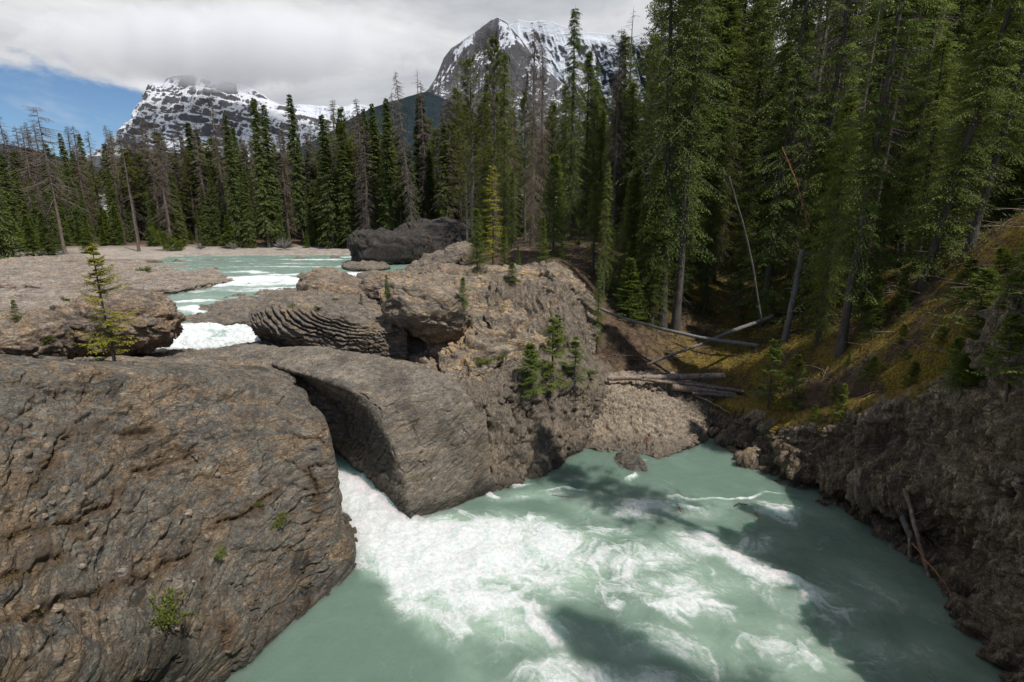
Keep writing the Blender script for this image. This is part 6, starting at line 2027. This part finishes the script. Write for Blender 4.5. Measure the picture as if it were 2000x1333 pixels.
# shrubs and tufts
def shrub_mesh(name, seed, R, n, bl, bw, needle, flat=0.7):
    rr = rg(seed)
    acc = Acc()
    tints = []
    # stems
    ns = 16
    tips = []
    for k in range(ns):
        a = rr.uniform(0, 6.283)
        d = np.array((math.cos(a), math.sin(a), rr.uniform(0.3, 1.2) * flat))
        d /= np.linalg.norm(d)
        L = R * rr.uniform(0.6, 1.1)
        tips.append((d, L))
    b_ = []
    dd = []
    for k in range(n):
        d, L = tips[rr.randint(ns)]
        t_ = rr.uniform(0.15, 1.0)
        b_.append(d * L * t_ + rr.normal(0, 0.10 * R, 3) * np.array((1, 1, 0.7)))
        dd.append(d * 0.7 + rr.normal(0, 0.6, 3) + np.array((0, 0, 0.25)))
    b_ = np.array(b_)
    b_[:, 2] = np.maximum(b_[:, 2], -0.02)
    dd = np.array(dd)
    V, F, tt = blades(b_, dd, bl * rr.uniform(0.6, 1.3, n), np.full(n, bw), rr, np.clip(rr.normal(0.5, 0.25, n), 0, 1))
    st = Acc()
    for d, L in tips:
        v, f = tube([(0, 0, -0.03), tuple(d * L * 0.5), tuple(d * L)], [0.012, 0.008, 0.003], 4)
        st.add(v, f)
    sv, sf = st.get()
    return raw_mesh('leaves', V, F, needle, smooth=False, attrs={'tint': tt}), raw_mesh('stems', sv, sf, M['bark'])


M['shrub'] = foliage_mat('shrub_leaves', (0.045, 0.065, 0.012), (0.16, 0.185, 0.030), 0.3)
SH = [shrub_mesh('shrub', 200 + i, 0.30, 700, 0.055, 0.020, M['shrub']) for i in range(3)]


def shrub(px, py, s, label, group=None, i=0):
    p, n_ = hit(px, py)
    if p is None:
        return
    r = bpy.data.objects.new('shrub', None)
    COL.objects.link(r)
    r.location = p
    r.rotation_euler = (rt.uniform(-0.2, 0.2), rt.uniform(-0.2, 0.2), rt.uniform(0, 6.28))
    r.scale = (s, s, s * 0.8)
    r.empty_display_size = 0.1
    link('leaves', SH[i % 3][0], r)
    link('stems', SH[i % 3][1], r)
    tag(r, label, 'shrub', group)


for i, (px, py, s, lab) in enumerate([
        (325, 1212, 1.9, 'widest green creeping shrub low on the big foreground slab'),
        (423, 1090, 1.0, 'small green shrub in a crack above the widest one on the foreground slab'),
        (540, 1022, 1.1, 'small yellow green shrub on the right part of the foreground slab'),
        (497, 990, 0.8, 'tiny shrub just above left of the small yellow green one on the foreground slab'),
        (940, 712, 1.7, 'broad olive green shrub at the foot of the tan outcrop'),
        (975, 700, 1.3, 'second olive green shrub on the ledge, right of the broad one'),
        (1045, 700, 1.2, 'leafy shrub left of the spruce clump on the cliff ledge'),
        (1150, 730, 1.5, 'dark shrub at the shaded right end of the cliff ledge'),
        (570, 600, 0.8, 'tiny tuft of green on top of the layered rock'),
        (622, 604, 0.8, 'small golden tuft on the layered rock'),
        (654, 586, 0.7, 'tuft in the crack under the golden brown boulder'),
        (282, 530, 2.6, 'round green bush on the wide pale slab by the upper river'),
        (130, 588, 1.4, 'scrubby pale bush above the large rounded boulder'),
        (195, 705, 0.7, 'bright yellow green tuft at the foot of the small yellowish spruce'),
        (90, 668, 1.0, 'dry little bush in front of the low boulder at the left edge'),
        (1205, 560, 2.0, 'green bush on the gully edge right of the terrace'),
        (1130, 478, 2.0, 'low green bush at the back of the rock terrace'),
        (1160, 470, 1.6, 'second low bush at the back of the rock terrace'),
        (1770, 700, 1.2, 'thin green shrub on the sunny moss'),
        (1900, 660, 1.3, 'dark tuft where moss meets the upper shale wall')]):
    shrub(px, py, s, lab, None, i)

# pale stones on the ledge at the right edge
for i, (px, py, s) in enumerate([(1968, 958, 0.13), (1990, 950, 0.16), (1978, 968, 0.11), (2004, 962, 0.15), (1996, 940, 0.10)]):
    p, n_ = hit(px, py)
    if p is not None:
        blob_rock('stone', (p.x - 0.03, p.y, p.z + s * 0.3), (s, s * 0.8, s * 0.4), i * 1.1, 0.03, M['flat'], 'pale flat stone lying on the ledge of the dark cliff at the right edge', seed=60 + i, sq=0.6,
                  group='pale stones on the cliff ledge', big=0.05, bigs=3, mid=0.02, fine=0.004, strata=0.0, block=0.02, bsize=(0.1, 0.1, 0.05), crack=0.01, chips=0.006, csize=(0.05, 0.05, 0.02))
# rubble on the foreground slab
rr = rg(71)
k = 0
pale = ['pale pebble', 'tan stone chip', 'small grey stone']
for i in range(34):
    px, py = rr.uniform(20, 470), rr.uniform(830, 1230)
    p, n_ = hit(px, py)
    if p is None:
        continue
    s = rr.uniform(0.025, 0.07)
    blob_rock('stone_chip', (p.x, p.y - 0.01, p.z + s * 0.2), (s, s * 0.8, s * 0.5), i * 1.1, 0.02, M['flat'] if i % 3 else M['block'], 'small loose stone chip lying on the foreground slab', seed=80 + i, sq=0.6,
              group='loose chips on the foreground slab', big=0.02, bigs=5, mid=0.01, mids=6, fine=0.003, strata=0.0, block=0.01, bsize=(0.05, 0.05, 0.03), crack=0.004, chips=0.003, csize=(0.03, 0.03, 0.02))

# moss, needles and dry sprigs lodged in the fissures of the slab
rr = rg(410)
Bp = []
for poly in SLAB_CR + SLAB_CR2[:4]:
    for (a0, b0), (a1, b1) in zip(poly[:-1], poly[1:]):
        nn = int(math.hypot(a1 - a0, b1 - b0) / 3.0)
        for q in range(nn):
            t_ = rr.rand()
            if rr.rand() < 0.45:
                continue
            p, n_ = hit(a0 + (a1 - a0) * t_ + rr.normal(0, 5), b0 + (b1 - b0) * t_ + rr.normal(0, 4))
            if p is not None:
                Bp.append(tuple(p))
Bp = np.repeat(np.array(Bp), 9, axis=0)
nn = len(Bp)
Bp = Bp + rr.normal(0, 0.025, (nn, 3))
D = rr.normal(0, 1, (nn, 3))
D[:, 2] = np.abs(D[:, 2]) * 0.7 + 0.1
V, F, tt = blades(Bp, D, rr.uniform(0.02, 0.075, nn), np.full(nn, 0.012), rr, np.clip(rr.rand(nn), 0, 1))
me = raw_mesh('crevice_moss', V, F, foliage_mat('dry_moss', (0.060, 0.035, 0.016), (0.14, 0.105, 0.028), 0.2), smooth=False, attrs={'tint': tt})
tag(link('crevice_moss', me), 'brown moss and dry sprigs in the fissures of the slab', 'moss', kind='stuff')

# undergrowth and litter on the forest floor: nobody could count it
rr = rg(300)
n = 26000
X_ = rr.uniform(1.5, 30, n)
Y_ = rr.uniform(12, 62, n)
Z_ = gz(X_, Y_)
ok = (Z_ > 1.8) & (poly_sd(POOL, X_, Y_) > 1.0)
X_, Y_, Z_ = X_[ok], Y_[ok], Z_[ok]
dens = fbm(np.stack([X_ * 0.35, Y_ * 0.35, X_ * 0], -1), 3)
ok = dens > -0.25
X_, Y_, Z_ = X_[ok], Y_[ok], Z_[ok]
n = len(X_)
k = 5
B = np.repeat(np.stack([X_, Y_, Z_], -1), k, axis=0)
B[:, :2] += rr.normal(0, 0.10, (n * k, 2))
D = rr.normal(0, 1, (n * k, 3))
D[:, 2] = np.abs(D[:, 2]) * 0.8 + 0.2
V, F, tt = blades(B, D, rr.uniform(0.06, 0.28, n * k), np.full(n * k, 0.03), rr, np.clip(np.repeat(rr.rand(n), k) * 0.8, 0, 1))
me = raw_mesh('undergrowth', V, F, foliage_mat('undergrowth_leaves', (0.035, 0.040, 0.012), (0.13, 0.125, 0.035), 0.25), smooth=False, attrs={'tint': tt})
tag(link('undergrowth', me), 'low scrub and moss tufts over the forest floor', 'undergrowth', kind='stuff')
n = 5200
X_ = rr.uniform(0.0, 26, n)
Y_ = rr.uniform(14, 56, n)
Z_ = gz(X_, Y_)
ok = (Z_ > 1.4) & (poly_sd(POOL, X_, Y_) > 0.8)
X_, Y_, Z_ = X_[ok], Y_[ok], Z_[ok]
n = len(X_)
p0 = np.stack([X_, Y_, Z_ + 0.03], -1)
a = rr.rand(n) * 6.283
L = rr.uniform(0.3, 1.6, n)
d = np.stack([np.cos(a), np.sin(a), rr.normal(0.0, 0.12, n)], -1)
p2 = p0 + d * L[:, None]
p2[:, 2] = np.maximum(gz(p2[:, 0], p2[:, 1]) + 0.04, p2[:, 2])
p1 = (p0 + p2) / 2 + rr.normal(0, 0.04, (n, 3)) + np.array((0, 0, 0.05))
V, F = tubes3(p0, p1, p2, rr.uniform(0.006, 0.022, n), np.full(n, 0.004))
me = raw_mesh('fallen_twigs', V, F, M['log'])
tag(link('fallen_twigs', me), 'fallen dead twigs littering the forest floor', 'twigs', kind='stuff')
